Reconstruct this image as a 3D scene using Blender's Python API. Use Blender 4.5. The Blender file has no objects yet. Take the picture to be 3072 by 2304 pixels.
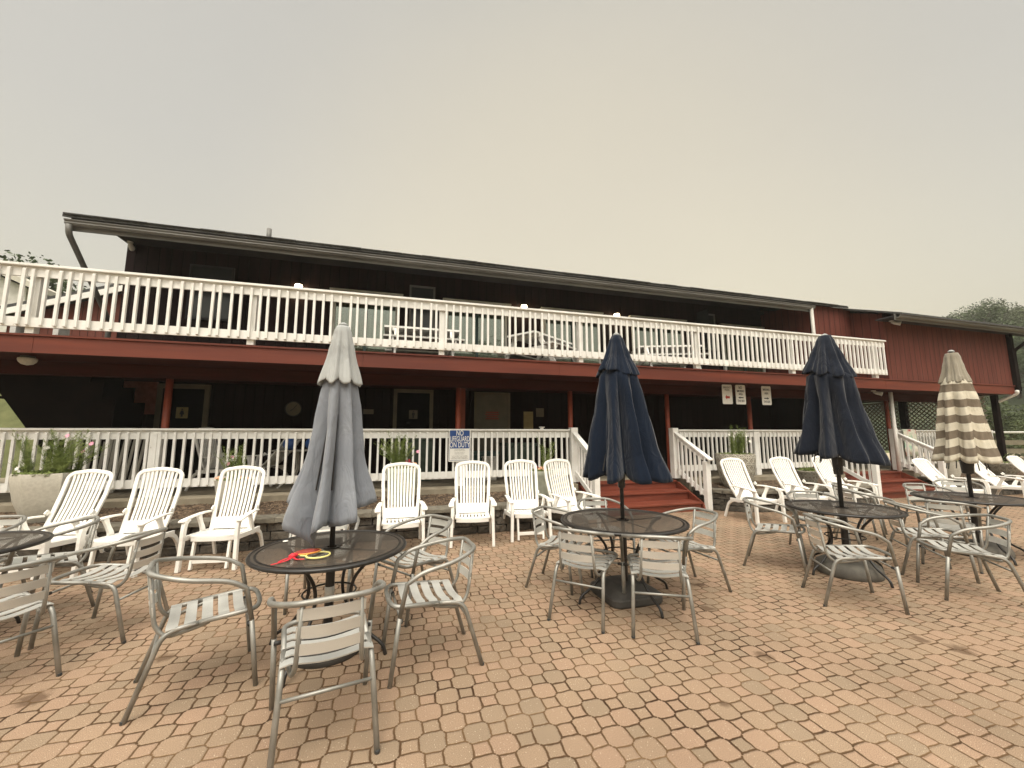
import bpy, math, random
from mathutils import Vector, Matrix, noise
R = math.radians
random.seed(7)
sc = bpy.context.scene
COL = sc.collection

# ------------------------------------------------------------------ camera
YAW, PIT, ROL, CAMH = 0.2832, 0.1255, -0.0017, 1.55
fw = Vector((math.sin(YAW)*math.cos(PIT), math.cos(YAW)*math.cos(PIT), math.sin(PIT)))
rt = Vector((math.cos(YAW), -math.sin(YAW), 0)); up = rt.cross(fw)
r2 = rt*math.cos(ROL)+up*math.sin(ROL); u2 = up*math.cos(ROL)-rt*math.sin(ROL)
cam_d = bpy.data.cameras.new('camera'); cam = bpy.data.objects.new('camera', cam_d); COL.objects.link(cam)
cam.matrix_world = Matrix(((r2.x,u2.x,-fw.x,0),(r2.y,u2.y,-fw.y,0),(r2.z,u2.z,-fw.z,CAMH),(0,0,0,1)))
cam_d.sensor_width = 36; cam_d.lens = 36*1208/3072; cam_d.clip_start = .05; cam_d.clip_end = 3000
sc.camera = cam

# ------------------------------------------------------------------ sky, sun, exposure
W = bpy.data.worlds.new('World'); sc.world = W; W.use_nodes = True
nt = W.node_tree; nt.nodes.clear()
def N(nt, t, **k):
    n = nt.nodes.new(t)
    for a, v in k.items(): setattr(n, a, v)
    return n
SUN_EL, SUN_AZ = R(60), R(205)       # azimuth measured clockwise from +Y
sky = N(nt, 'ShaderNodeTexSky', sky_type='NISHITA', sun_disc=False, sun_elevation=SUN_EL, sun_rotation=SUN_AZ, dust_density=6.0, air_density=1.5)
bg1 = N(nt, 'ShaderNodeBackground'); bg1.inputs[1].default_value = .05
nt.links.new(sky.outputs[0], bg1.inputs[0])
tc = N(nt, 'ShaderNodeTexCoord'); sep = N(nt, 'ShaderNodeSeparateXYZ'); nt.links.new(tc.outputs['Generated'], sep.inputs[0])
ramp = N(nt, 'ShaderNodeValToRGB'); nt.links.new(sep.outputs[2], ramp.inputs[0])
el = ramp.color_ramp.elements
el[0].position = 0.0; el[0].color = (.57,.50,.35,1)
el[1].position = .82; el[1].color = (.47,.44,.355,1)
for p, c in ((.13,(.585,.52,.385,1)), (.30,(.575,.52,.40,1)), (.52,(.53,.485,.39,1)), (.74,(.50,.46,.37,1))):
    e = el.new(p); e.color = c
# brighter warm patch low over the roof, and the brighter unseen part of the overcast (high overhead and behind the camera)
def lobe(vec, lo, hi):
    d = N(nt, 'ShaderNodeVectorMath', operation='DOT_PRODUCT'); v = Vector(vec).normalized()
    nt.links.new(tc.outputs['Generated'], d.inputs[0]); d.inputs[1].default_value = v
    m = N(nt, 'ShaderNodeMapRange', interpolation_type='SMOOTHERSTEP'); nt.links.new(d.outputs['Value'], m.inputs[0])
    m.inputs[1].default_value = lo; m.inputs[2].default_value = hi
    return m.outputs[0]
def addcol(prev, fac, col):
    mx = N(nt, 'ShaderNodeMix', data_type='RGBA', blend_type='ADD', clamp_factor=True)
    nt.links.new(fac, mx.inputs[0]); nt.links.new(prev, mx.inputs[6]); mx.inputs[7].default_value = (*col, 1)
    return mx.outputs[2]
c = addcol(ramp.outputs[0], lobe((.42,.88,.22), .60, 1.0), (.13,.09,.015))
c = addcol(c, lobe((-.12,-.40,1.0), .53, .99), (3.3,3.15,2.8))
nz = N(nt, 'ShaderNodeTexNoise'); nz.inputs['Scale'].default_value = 1.6; nz.inputs['Detail'].default_value = 3
nt.links.new(tc.outputs['Generated'], nz.inputs[0])
mr = N(nt, 'ShaderNodeMapRange'); nt.links.new(nz.outputs[0], mr.inputs[0]); mr.inputs[3].default_value = .93; mr.inputs[4].default_value = 1.07
ml = N(nt, 'ShaderNodeVectorMath', operation='SCALE'); nt.links.new(c, ml.inputs[0]); nt.links.new(mr.outputs[0], ml.inputs['Scale'])
bg2 = N(nt, 'ShaderNodeBackground'); bg2.inputs[1].default_value = 1.0; nt.links.new(ml.outputs[0], bg2.inputs[0])
ad = N(nt, 'ShaderNodeAddShader'); nt.links.new(bg1.outputs[0], ad.inputs[0]); nt.links.new(bg2.outputs[0], ad.inputs[1])
out = N(nt, 'ShaderNodeOutputWorld'); nt.links.new(ad.outputs[0], out.inputs[0])
sl = bpy.data.lights.new('sun', 'SUN'); sl.energy = 1.1; sl.angle = R(14); sl.color = (1,.93,.82)
so = bpy.data.objects.new('sun', sl); COL.objects.link(so)
sd = Vector((math.sin(SUN_AZ)*math.cos(SUN_EL), math.cos(SUN_AZ)*math.cos(SUN_EL), math.sin(SUN_EL)))
so.rotation_euler = (-sd).to_track_quat('-Z','Y').to_euler(); so.location = (0,-10,20)
vs = sc.view_settings; vs.view_transform = 'Standard'; vs.look = 'None'; vs.exposure = 0.0; vs.gamma = 1; vs.use_curve_mapping = False
sc.cycles.max_bounces = 8; sc.cycles.transparent_max_bounces = 16

# ------------------------------------------------------------------ materials
def mat(name, col=(.5,.5,.5), rough=.6, metal=0., build=None, spec=.5):
    m = bpy.data.materials.new(name); m.use_nodes = True; t = m.node_tree
    b = t.nodes['Principled BSDF']; b.inputs['Base Color'].default_value = (*col, 1)
    b.inputs['Roughness'].default_value = rough; b.inputs['Metallic'].default_value = metal
    b.inputs['Specular IOR Level'].default_value = spec
    if build: build(t, b)
    return m
def noise_mix(t, b, c1, c2, scale=5, detail=4, lo=.35, hi=.65, coord='Object', stretch=(1,1,1), bump=0., bscale=None, bdist=.01, inp='Base Color'):
    tc = N(t,'ShaderNodeTexCoord'); mp = N(t,'ShaderNodeMapping'); mp.inputs['Scale'].default_value = stretch
    t.links.new(tc.outputs[coord], mp.inputs[0])
    n = N(t,'ShaderNodeTexNoise'); n.inputs['Scale'].default_value = scale; n.inputs['Detail'].default_value = detail
    t.links.new(mp.outputs[0], n.inputs[0])
    m = N(t,'ShaderNodeMapRange'); t.links.new(n.outputs[0], m.inputs[0]); m.inputs[1].default_value = lo; m.inputs[2].default_value = hi
    x = N(t,'ShaderNodeMix', data_type='RGBA'); t.links.new(m.outputs[0], x.inputs[0])
    x.inputs[6].default_value = (*c1,1); x.inputs[7].default_value = (*c2,1)
    t.links.new(x.outputs[2], b.inputs[inp])
    if bump:
        n2 = N(t,'ShaderNodeTexNoise'); n2.inputs['Scale'].default_value = bscale or scale*6; n2.inputs['Detail'].default_value = 5
        t.links.new(mp.outputs[0], n2.inputs[0])
        bp = N(t,'ShaderNodeBump'); bp.inputs['Strength'].default_value = bump; bp.inputs['Distance'].default_value = bdist
        t.links.new(n2.outputs[0], bp.inputs['Height']); t.links.new(bp.outputs[0], b.inputs['Normal'])
    return x, mp, tc
def nm(name, c1, c2, rough=.6, metal=0., spec=.5, **k):
    return mat(name, c1, rough, metal, lambda t, b: noise_mix(t, b, c1, c2, **k), spec)

STAINS = [(1.54,1.47,.075),(2.55,2.45,.06),(.96,1.33,.085),(3.1,3.7,.07),(2.75,3.2,.06),(1.9,2.1,.035),(4.0,2.1,.08),(3.9,2.3,.06),(-1.5,3.6,.06),(-1.2,2.4,.06),(.9,5.2,.10),(-2.0,3.3,.08)]
def paver_build(t, b):
    L = t.links.new
    def M(op, a, b_=None, c_=None, clamp=False):
        n = N(t,'ShaderNodeMath', operation=op, use_clamp=clamp)
        for i, v in enumerate((a, b_, c_)):
            if v is None: continue
            if isinstance(v, (int, float)): n.inputs[i].default_value = v
            else: L(v, n.inputs[i])
        return n.outputs[0]
    tc = N(t,'ShaderNodeTexCoord'); s = N(t,'ShaderNodeSeparateXYZ')
    nz = N(t,'ShaderNodeTexNoise'); nz.inputs['Scale'].default_value = 9; nz.inputs['Detail'].default_value = 5; nz.inputs['Roughness'].default_value = .65; L(tc.outputs['Object'], nz.inputs[0])
    sc_ = N(t,'ShaderNodeVectorMath', operation='SCALE'); sb = N(t,'ShaderNodeVectorMath', operation='SUBTRACT'); L(nz.outputs['Color'], sb.inputs[0]); sb.inputs[1].default_value = (.5,.5,.5)
    L(sb.outputs[0], sc_.inputs[0]); sc_.inputs['Scale'].default_value = .03
    adv = N(t,'ShaderNodeVectorMath', operation='ADD'); L(tc.outputs['Object'], adv.inputs[0]); L(sc_.outputs[0], adv.inputs[1])
    L(adv.outputs[0], s.inputs[0])
    h = .1149
    u = M('DIVIDE', M('SUBTRACT', s.outputs[0], .3572), h); v = M('DIVIDE', M('SUBTRACT', s.outputs[1], 2.4013), h)
    iu = M('ROUND', u); iv = M('ROUND', v)
    du = M('SUBTRACT', u, iu); dv = M('SUBTRACT', v, iv)
    au = M('ABSOLUTE', du); av = M('ABSOLUTE', dv)
    par = M('ABSOLUTE', M('MODULO', M('ADD', iu, iv), 2.0)); odd = M('GREATER_THAN', par, .5)
    mx = M('MAXIMUM', au, av); mn = M('MINIMUM', au, av)
    hb = .385
    dsq = M('ABSOLUTE', M('SUBTRACT', mx, hb)); outside = M('GREATER_THAN', mx, hb)
    ddg = M('MULTIPLY', M('SUBTRACT', mx, mn), .7071)
    ddg2 = M('ADD', ddg, M('MULTIPLY', M('SUBTRACT', 1.0, outside), 10.0))
    dodd = M('MINIMUM', dsq, ddg2)
    deven = M('SUBTRACT', 1.0-hb, mx)
    dist = M('ADD', M('MULTIPLY', odd, dodd), M('MULTIPLY', M('SUBTRACT', 1.0, odd), deven))
    # ids
    oo = M('MULTIPLY', odd, outside); ubig = M('GREATER_THAN', au, av)
    ju = M('ADD', iu, M('MULTIPLY', M('MULTIPLY', oo, ubig), M('SIGN', du)))
    jv = M('ADD', iv, M('MULTIPLY', M('MULTIPLY', oo, M('SUBTRACT', 1.0, ubig)), M('SIGN', dv)))
    cb = N(t,'ShaderNodeCombineXYZ'); L(ju, cb.inputs[0]); L(jv, cb.inputs[1])
    wn = N(t,'ShaderNodeTexWhiteNoise', noise_dimensions='3D'); L(cb.outputs[0], wn.inputs[0])
    r = N(t,'ShaderNodeValToRGB'); L(wn.outputs[0], r.inputs[0]); r.color_ramp.interpolation = 'LINEAR'
    e = r.color_ramp.elements; e[0].position = 0; e[0].color = (.232,.172,.117,1); e[1].position = 1; e[1].color = (.290,.195,.132,1)
    for p, c in ((.2,(.252,.182,.122,1)), (.5,(.268,.189,.126,1)), (.75,(.278,.190,.128,1))): q = e.new(p); q.color = c
    # big soft weathering
    n2 = N(t,'ShaderNodeTexNoise'); n2.inputs['Scale'].default_value = .9; n2.inputs['Detail'].default_value = 5; L(tc.outputs['Object'], n2.inputs[0])
    wz = M('MULTIPLY_ADD', n2.outputs[0], .75, .65)
    n3 = N(t,'ShaderNodeTexNoise'); n3.inputs['Scale'].default_value = 260; n3.inputs['Detail'].default_value = 3; L(tc.outputs['Object'], n3.inputs[0])
    gr = M('MULTIPLY_ADD', n3.outputs[0], 1.9, .08)
    k = M('MULTIPLY', wz, gr)
    # pale aggregate specks
    vo = N(t,'ShaderNodeTexVoronoi'); vo.inputs['Scale'].default_value = 75; L(tc.outputs['Object'], vo.inputs[0])
    sp = M('LESS_THAN', vo.outputs['Distance'], .17)
    rs = N(t,'ShaderNodeSeparateColor'); L(vo.outputs['Color'], rs.inputs[0]); sp = M('MULTIPLY', sp, M('GREATER_THAN', rs.outputs[0], .66))
    cm = N(t,'ShaderNodeMix', data_type='RGBA', blend_type='MULTIPLY'); cm.inputs[0].default_value = 1
    L(r.outputs[0], cm.inputs[6]); cg = N(t,'ShaderNodeCombineColor'); L(k, cg.inputs[0]); L(k, cg.inputs[1]); L(k, cg.inputs[2]); L(cg.outputs[0], cm.inputs[7])
    c2 = N(t,'ShaderNodeMix', data_type='RGBA'); L(M('MULTIPLY', sp, .55), c2.inputs[0]); L(cm.outputs[2], c2.inputs[6]); c2.inputs[7].default_value = (.72,.62,.48,1)
    # dark stains of their own shape
    v2 = N(t,'ShaderNodeTexVoronoi'); v2.inputs['Scale'].default_value = .78; v2.inputs['Randomness'].default_value = 1
    dn = N(t,'ShaderNodeTexNoise'); dn.inputs['Scale'].default_value = 14; dn.inputs['Detail'].default_value = 4; L(tc.outputs['Object'], dn.inputs[0])
    L(tc.outputs['Object'], v2.inputs[0])
    sd_ = M('ADD', v2.outputs['Distance'], M('MULTIPLY', M('SUBTRACT', dn.outputs[0], .5), .09))
    rs2 = N(t,'ShaderNodeSeparateColor'); L(v2.outputs['Color'], rs2.inputs[0])
    st = N(t,'ShaderNodeMapRange'); L(sd_, st.inputs[0]); st.inputs[1].default_value = .075; st.inputs[2].default_value = .03; st.inputs[3].default_value = 0; st.inputs[4].default_value = .62
    stain = M('MULTIPLY', st.outputs[0], M('GREATER_THAN', rs2.outputs[1], .45))
    for (sx_, sy_, sr_) in STAINS:
        dv_ = N(t,'ShaderNodeVectorMath', operation='DISTANCE'); L(tc.outputs['Object'], dv_.inputs[0]); dv_.inputs[1].default_value = (sx_, sy_, 0)
        q_ = M('ADD', dv_.outputs['Value'], M('MULTIPLY', M('SUBTRACT', dn.outputs[0], .58), sr_*2.2))
        m_ = N(t,'ShaderNodeMapRange'); L(q_, m_.inputs[0]); m_.inputs[1].default_value = sr_; m_.inputs[2].default_value = sr_*.35; m_.inputs[3].default_value = 0; m_.inputs[4].default_value = .78
        stain = M('MAXIMUM', stain, m_.outputs[0])
    c3 = N(t,'ShaderNodeMix', data_type='RGBA'); L(stain, c3.inputs[0]); L(c2.outputs[2], c3.inputs[6]); c3.inputs[7].default_value = (.10,.06,.035,1)
    # joints
    jn = N(t,'ShaderNodeTexNoise'); jn.inputs['Scale'].default_value = 2.1; jn.inputs['Detail'].default_value = 3; L(tc.outputs['Object'], jn.inputs[0])
    jw = M('MULTIPLY_ADD', jn.outputs[0], .07, -.004)
    je = N(t,'ShaderNodeMapRange'); L(dist, je.inputs[0]); L(jw, je.inputs[1]); L(M('ADD', jw, .03), je.inputs[2])
    jc = N(t,'ShaderNodeMix', data_type='RGBA'); jm_ = N(t,'ShaderNodeMapRange'); L(jn.outputs[0], jm_.inputs[0]); jm_.inputs[1].default_value = .35; jm_.inputs[2].default_value = .65; L(jm_.outputs[0], jc.inputs[0]); jc.inputs[6].default_value = (.15,.088,.042,1); jc.inputs[7].default_value = (.045,.022,.009,1)
    c4 = N(t,'ShaderNodeMix', data_type='RGBA'); L(je.outputs[0], c4.inputs[0]); L(jc.outputs[2], c4.inputs[6]); L(c3.outputs[2], c4.inputs[7])
    L(c4.outputs[2], b.inputs['Base Color'])
    hh = N(t,'ShaderNodeMapRange', interpolation_type='SMOOTHSTEP'); L(dist, hh.inputs[0]); hh.inputs[1].default_value = 0; hh.inputs[2].default_value = .12
    tilt = M('MULTIPLY', wn.outputs[0], .25)
    ht = M('ADD', M('ADD', hh.outputs[0], tilt), M('MULTIPLY', n3.outputs[0], .35))
    bp = N(t,'ShaderNodeBump'); bp.inputs['Strength'].default_value = .8; bp.inputs['Distance'].default_value = .006; L(ht, bp.inputs['Height']); L(bp.outputs[0], b.inputs['Normal'])
M_paver = mat('paver_brick', rough=.9, build=paver_build, spec=.25)

def siding_build(c1, c2, pitch):
    def f(t, b):
        x, mp, tc = noise_mix(t, b, c1, c2, scale=3, stretch=(3,3,.35), detail=6)
        s = N(t,'ShaderNodeSeparateXYZ'); t.links.new(tc.outputs['Object'], s.inputs[0])
        a = N(t,'ShaderNodeMath', operation='ADD'); t.links.new(s.outputs[0], a.inputs[0]); t.links.new(s.outputs[1], a.inputs[1])
        w = N(t,'ShaderNodeMath', operation='PINGPONG'); t.links.new(a.outputs[0], w.inputs[0]); w.inputs[1].default_value = pitch/2
        g = N(t,'ShaderNodeMapRange'); t.links.new(w.outputs[0], g.inputs[0]); g.inputs[1].default_value = .004; g.inputs[2].default_value = .010
        m2 = N(t,'ShaderNodeMix', data_type='RGBA'); t.links.new(g.outputs[0], m2.inputs[0]); m2.inputs[6].default_value = (c1[0]*.25,c1[1]*.25,c1[2]*.25,1)
        t.links.new(x.outputs[2], m2.inputs[7]); t.links.new(m2.outputs[2], b.inputs['Base Color'])
        bp = N(t,'ShaderNodeBump'); bp.inputs['Distance'].default_value = .01; bp.inputs['Strength'].default_value = .8
        t.links.new(g.outputs[0], bp.inputs['Height']); t.links.new(bp.outputs[0], b.inputs['Normal'])
    return f
def worn(c1, c2, cw, sc1, stretch, thr, bump):
    def f(t, b):
        x, mp, tc = noise_mix(t, b, c1, c2, scale=sc1, stretch=stretch, detail=6, lo=.4, hi=.75, bump=bump, bscale=40, bdist=.003)
        n = N(t,'ShaderNodeTexNoise'); n.inputs['Scale'].default_value = 14; n.inputs['Detail'].default_value = 8; n.inputs['Roughness'].default_value = .7; t.links.new(mp.outputs[0], n.inputs[0])
        m = N(t,'ShaderNodeMapRange'); t.links.new(n.outputs[0], m.inputs[0]); m.inputs[1].default_value = thr; m.inputs[2].default_value = thr+.03; m.inputs[4].default_value = .75
        y = N(t,'ShaderNodeMix', data_type='RGBA'); t.links.new(m.outputs[0], y.inputs[0]); t.links.new(x.outputs[2], y.inputs[6]); y.inputs[7].default_value = (*cw,1); t.links.new(y.outputs[2], b.inputs['Base Color'])
    return f
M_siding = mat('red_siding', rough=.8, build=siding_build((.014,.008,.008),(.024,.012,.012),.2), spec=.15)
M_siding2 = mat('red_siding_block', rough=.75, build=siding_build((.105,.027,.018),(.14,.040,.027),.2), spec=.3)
M_fascia = mat('red_stained_board', rough=.6, build=worn((.105,.016,.005), (.17,.03,.010), (.34,.20,.14), 1.6, (.35,3,5), .715, .3))
M_step = nm('red_stair_paint', (.14,.030,.014), (.20,.046,.024), rough=.55, scale=3, stretch=(.5,2,4), detail=6, bump=.2, bscale=30, bdist=.003)
M_post = nm('red_post_paint', (.17,.028,.009), (.23,.042,.014), rough=.6, scale=6, bump=.3, bscale=40, bdist=.003)
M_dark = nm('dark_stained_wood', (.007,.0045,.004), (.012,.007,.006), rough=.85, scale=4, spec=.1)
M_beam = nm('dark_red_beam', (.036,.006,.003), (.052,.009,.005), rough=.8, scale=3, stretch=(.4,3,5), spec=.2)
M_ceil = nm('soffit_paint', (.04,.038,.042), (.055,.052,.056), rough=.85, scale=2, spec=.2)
M_white = mat('white_rail_paint', rough=.5, build=worn((.83,.82,.785), (.68,.66,.61), (.40,.36,.29), 3.5, (1,1,1), .665, .15))
M_trim = nm('white_trim_paint', (.62,.60,.55), (.5,.48,.43), rough=.55, scale=5)
M_resin = nm('white_resin', (.86,.845,.80), (.79,.77,.71), rough=.38, scale=3, lo=.4, hi=.75, bump=.06, bscale=90, bdist=.002)
M_gutter = nm('grey_gutter_metal', (.17,.165,.15), (.12,.115,.105), rough=.5, scale=2, stretch=(.3,3,3))
M_shingle = nm('asphalt_shingle', (.045,.045,.045), (.08,.08,.075), rough=.95, scale=18, bump=.6, bscale=60)
M_alu = nm('brushed_aluminium', (.36,.35,.32), (.24,.235,.21), rough=.45, metal=.55, scale=8, bump=.08, bscale=200, bdist=.001)
M_slat = nm('aluminium_slat', (.68,.68,.64), (.55,.545,.51), rough=.36, metal=.45, scale=5, stretch=(1,.3,1))
M_black = nm('black_powder_coat', (.012,.011,.010), (.022,.019,.017), rough=.38, scale=12)
M_rubber = nm('black_plastic', (.02,.02,.02), (.03,.03,.03), rough=.6, scale=9)
M_stone = nm('grey_stone_block', (.045,.038,.030), (.13,.112,.088), rough=.95, scale=7, detail=8, lo=.3, hi=.7, bump=1., bscale=22, bdist=.03)
M_cap = nm('stone_cap', (.13,.115,.088), (.21,.19,.15), rough=.95, scale=12, detail=8, bump=.9, bscale=30, bdist=.015)
M_conc = nm('concrete', (.22,.185,.13), (.30,.26,.19), rough=.9, scale=5, detail=8, bump=.3, bscale=60, bdist=.004)
M_concd = nm('dark_concrete', (.085,.078,.066), (.13,.12,.10), rough=.95, scale=6, detail=8)
M_gravel = nm('gravel_bed', (.035,.022,.014), (.11,.075,.048), rough=.95, scale=45, detail=6, bump=1, bscale=60, bdist=.03)
M_soil = nm('potting_soil', (.03,.02,.013), (.06,.04,.025), rough=1, scale=30, bump=1)
M_grass = nm('mown_grass', (.085,.10,.035), (.17,.175,.07), rough=1, scale=3, detail=10, lo=.3, hi=.7, bump=1, bscale=40, bdist=.05)
M_grass2 = nm('dry_gravel_drive', (.42,.35,.24), (.52,.44,.31), rough=1, scale=2, detail=8)
M_hill = nm('forest_floor', (.02,.03,.012), (.04,.055,.02), rough=1, scale=.3, detail=8)
M_planter = nm('cream_planter', (.56,.53,.45), (.48,.45,.38), rough=.6, scale=30, bump=.35, bscale=60, bdist=.004)
M_planter2 = nm('pale_green_planter', (.50,.52,.42), (.42,.44,.35), rough=.55, scale=10)
M_latlit = nm('lit_lattice_paint', (.60,.57,.50), (.5,.47,.41), rough=.6, scale=5)  # front stretch of the one end lattice, light put into its colour
M_plasshade = nm('shaded_white_plastic', (.36,.34,.29), (.30,.28,.24), rough=.6, scale=5)  # white plastic darkened, the porch's dimness put into its colour
M_latshade = nm('shaded_lattice_paint', (.20,.15,.11), (.27,.21,.155), rough=.7, scale=5)  # rear stretch of the same lattice, shade put into its colour
M_door = nm('dark_door', (.007,.006,.006), (.011,.010,.010), rough=.9, scale=3, spec=.05)
M_pdoor = nm('pale_door', (.19,.17,.125), (.15,.135,.10), rough=.7, scale=4)
M_frame = nm('cream_door_frame', (.20,.17,.115), (.15,.125,.085), rough=.7, scale=4)
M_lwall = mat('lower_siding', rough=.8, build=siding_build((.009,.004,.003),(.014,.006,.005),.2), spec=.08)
M_signw = mat('sign_white', (.78,.76,.70), .45)
M_signb = nm('sign_blue', (.018,.06,.21), (.022,.07,.25), rough=.4, scale=6)
M_ink = mat('sign_black_ink', (.015,.015,.018), .5)
M_inkg = mat('sign_grey_ink', (.26,.25,.22), .5)
M_inkr = mat('sign_red_ink', (.42,.03,.015), .5)
M_yell = nm('notice_yellow', (.42,.34,.16), (.36,.28,.12), rough=.7, scale=12)
M_red = nm('red_plastic', (.42,.02,.02), (.34,.015,.015), rough=.45, scale=3)
M_blue = nm('blue_plastic', (.03,.10,.32), (.025,.08,.26), rough=.4, scale=3)
M_teal = nm('teal_plastic', (.02,.055,.05), (.03,.07,.06), rough=.5, scale=3)
M_greend = nm('green_fabric', (.05,.075,.055), (.08,.105,.08), rough=.9, scale=9)
M_shingle_red = nm('brick_red', (.22,.07,.045), (.30,.11,.08), rough=.9, scale=12)

def wrinkle(t, b):
    L = t.links.new; tc = N(t,'ShaderNodeTexCoord'); mp = N(t,'ShaderNodeMapping'); mp.inputs['Scale'].default_value = (1,1,.45); L(tc.outputs['Object'], mp.inputs[0])
    a = N(t,'ShaderNodeTexNoise'); a.inputs['Scale'].default_value = 9; a.inputs['Detail'].default_value = 3; a.inputs['Distortion'].default_value = 1.2; L(mp.outputs[0], a.inputs[0])
    w = N(t,'ShaderNodeTexNoise'); w.inputs['Scale'].default_value = 450; L(tc.outputs['Object'], w.inputs[0])
    b1 = N(t,'ShaderNodeBump'); b1.inputs['Strength'].default_value = .55; b1.inputs['Distance'].default_value = .035; L(a.outputs[0], b1.inputs['Height'])
    b2 = N(t,'ShaderNodeBump'); b2.inputs['Strength'].default_value = .25; b2.inputs['Distance'].default_value = .002; L(w.outputs[0], b2.inputs['Height']); L(b1.outputs[0], b2.inputs['Normal']); L(b2.outputs[0], b.inputs['Normal'])
def fabric(name, c1, c2, **k):
    def f(t, b):
        noise_mix(t, b, c1, c2, scale=3, detail=5); wrinkle(t, b)
        b.inputs['Sheen Weight'].default_value = .2
    return mat(name, c1, .92, build=f, spec=.15)
M_umb_grey = fabric('grey_canvas', (.185,.20,.23), (.23,.245,.27))
M_umb_light = fabric('pale_grey_canvas', (.33,.34,.335), (.40,.41,.40))
M_umb_navy = fabric('navy_canvas', (.003,.0075,.018), (.005,.011,.025))
M_umb_navy2 = fabric('faded_navy_canvas', (.0055,.0085,.017), (.010,.014,.024))
M_umb_under = fabric('dark_canvas_underside', (.02,.022,.04), (.03,.03,.05))
def stripe_build(t, b):
    tc = N(t,'ShaderNodeTexCoord'); s = N(t,'ShaderNodeSeparateXYZ'); t.links.new(tc.outputs['UV'], s.inputs[0])
    p = N(t,'ShaderNodeMath', operation='FRACT'); mu = N(t,'ShaderNodeMath', operation='MULTIPLY'); t.links.new(s.outputs[1], mu.inputs[0]); mu.inputs[1].default_value = 1.0
    t.links.new(mu.outputs[0], p.inputs[0])
    g = N(t,'ShaderNodeMath', operation='GREATER_THAN'); t.links.new(p.outputs[0], g.inputs[0]); g.inputs[1].default_value = .5
    n = N(t,'ShaderNodeTexNoise'); n.inputs['Scale'].default_value = 6; n.inputs['Detail'].default_value = 6; t.links.new(tc.outputs['Object'], n.inputs[0])
    x = N(t,'ShaderNodeMix', data_type='RGBA'); t.links.new(g.outputs[0], x.inputs[0]); x.inputs[6].default_value = (.78,.72,.58,1); x.inputs[7].default_value = (.24,.195,.145,1)
    y = N(t,'ShaderNodeMix', data_type='RGBA', blend_type='MULTIPLY'); y.inputs[0].default_value = .5; t.links.new(x.outputs[2], y.inputs[6]); t.links.new(n.outputs[0], y.inputs[7])
    t.links.new(y.outputs[2], b.inputs['Base Color']); wrinkle(t, b)
M_umb_stripe = mat('striped_canvas', rough=.9, build=stripe_build, spec=.15)
M_umb_tan = fabric('grey_tan_canvas', (.33,.30,.24), (.22,.195,.15))

def mesh_top_build(t, b):
    L = t.links.new
    tc = N(t,'ShaderNodeTexCoord'); s = N(t,'ShaderNodeSeparateXYZ'); L(tc.outputs['Object'], s.inputs[0])
    def M(op, a, b_=None):
        n = N(t,'ShaderNodeMath', operation=op)
        for i, v in enumerate((a, b_)):
            if v is None: continue
            if isinstance(v, (int, float)): n.inputs[i].default_value = v
            else: L(v, n.inputs[i])
        return n.outputs[0]
    p = .0095
    a = M('DIVIDE', s.outputs[0], p*1.6); c = M('DIVIDE', s.outputs[1], p)
    d1 = M('ABSOLUTE', M('SUBTRACT', M('FRACT', M('ADD', a, c)), .5)); d2 = M('ABSOLUTE', M('SUBTRACT', M('FRACT', M('SUBTRACT', a, c)), .5))
    hole = M('LESS_THAN', M('MAXIMUM', d1, d2), .205)
    tr = N(t,'ShaderNodeBsdfTransparent'); mx = N(t,'ShaderNodeMixShader'); L(hole, mx.inputs[0])
    o = t.nodes['Material Output']; L(b.outputs[0], mx.inputs[1]); L(tr.outputs[0], mx.inputs[2]); L(mx.outputs[0], o.inputs[0])
M_mesh = mat('expanded_metal_mesh', (.07,.058,.046), .5, .1, build=mesh_top_build)
def relief_build(t, b):
    L = t.links.new; tc = N(t,'ShaderNodeTexCoord'); s_ = N(t,'ShaderNodeSeparateXYZ'); L(tc.outputs['UV'], s_.inputs[0])
    def M(op, a, b_=None):
        n = N(t,'ShaderNodeMath', operation=op)
        for i, v in enumerate((a, b_)):
            if v is None: continue
            if isinstance(v, (int, float)): n.inputs[i].default_value = v
            else: L(v, n.inputs[i])
        return n.outputs[0]
    tri = lambda q: M('ABSOLUTE', M('SUBTRACT', M('FRACT', q), .5))
    u, v = s_.outputs[0], s_.outputs[1]
    d = M('MINIMUM', M('MINIMUM', tri(M('ADD', u, v)), tri(M('SUBTRACT', u, v))), M('MINIMUM', tri(u), M('ADD', tri(v), .03)))
    r = N(t,'ShaderNodeMapRange'); L(d, r.inputs[0]); r.inputs[1].default_value = .02; r.inputs[2].default_value = .16
    x = N(t,'ShaderNodeMix', data_type='RGBA'); L(r.outputs[0], x.inputs[0]); x.inputs[6].default_value = (.50,.46,.375,1); x.inputs[7].default_value = (.27,.245,.195,1)
    L(x.outputs[2], b.inputs['Base Color']); bp = N(t,'ShaderNodeBump'); bp.inputs['Distance'].default_value = .02; bp.inputs['Strength'].default_value = 1; bp.invert = True
    L(r.outputs[0], bp.inputs['Height']); L(bp.outputs[0], b.inputs['Normal'])
M_relief = mat('embossed_planter', rough=.7, build=relief_build)
def glass_build(t, b):
    tr = N(t,'ShaderNodeBsdfTransparent'); tr.inputs[0].default_value = (.70,.76,.70,1)
    gl = N(t,'ShaderNodeBsdfGlossy'); gl.inputs['Roughness'].default_value = .02; gl.inputs[0].default_value = (.9,.95,.9,1)
    mx = N(t,'ShaderNodeMixShader'); mx.inputs[0].default_value = .22
    t.links.new(tr.outputs[0], mx.inputs[1]); t.links.new(gl.outputs[0], mx.inputs[2]); t.links.new(mx.outputs[0], t.nodes['Material Output'].inputs[0])
M_glass = mat('window_glass', build=glass_build)
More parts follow.
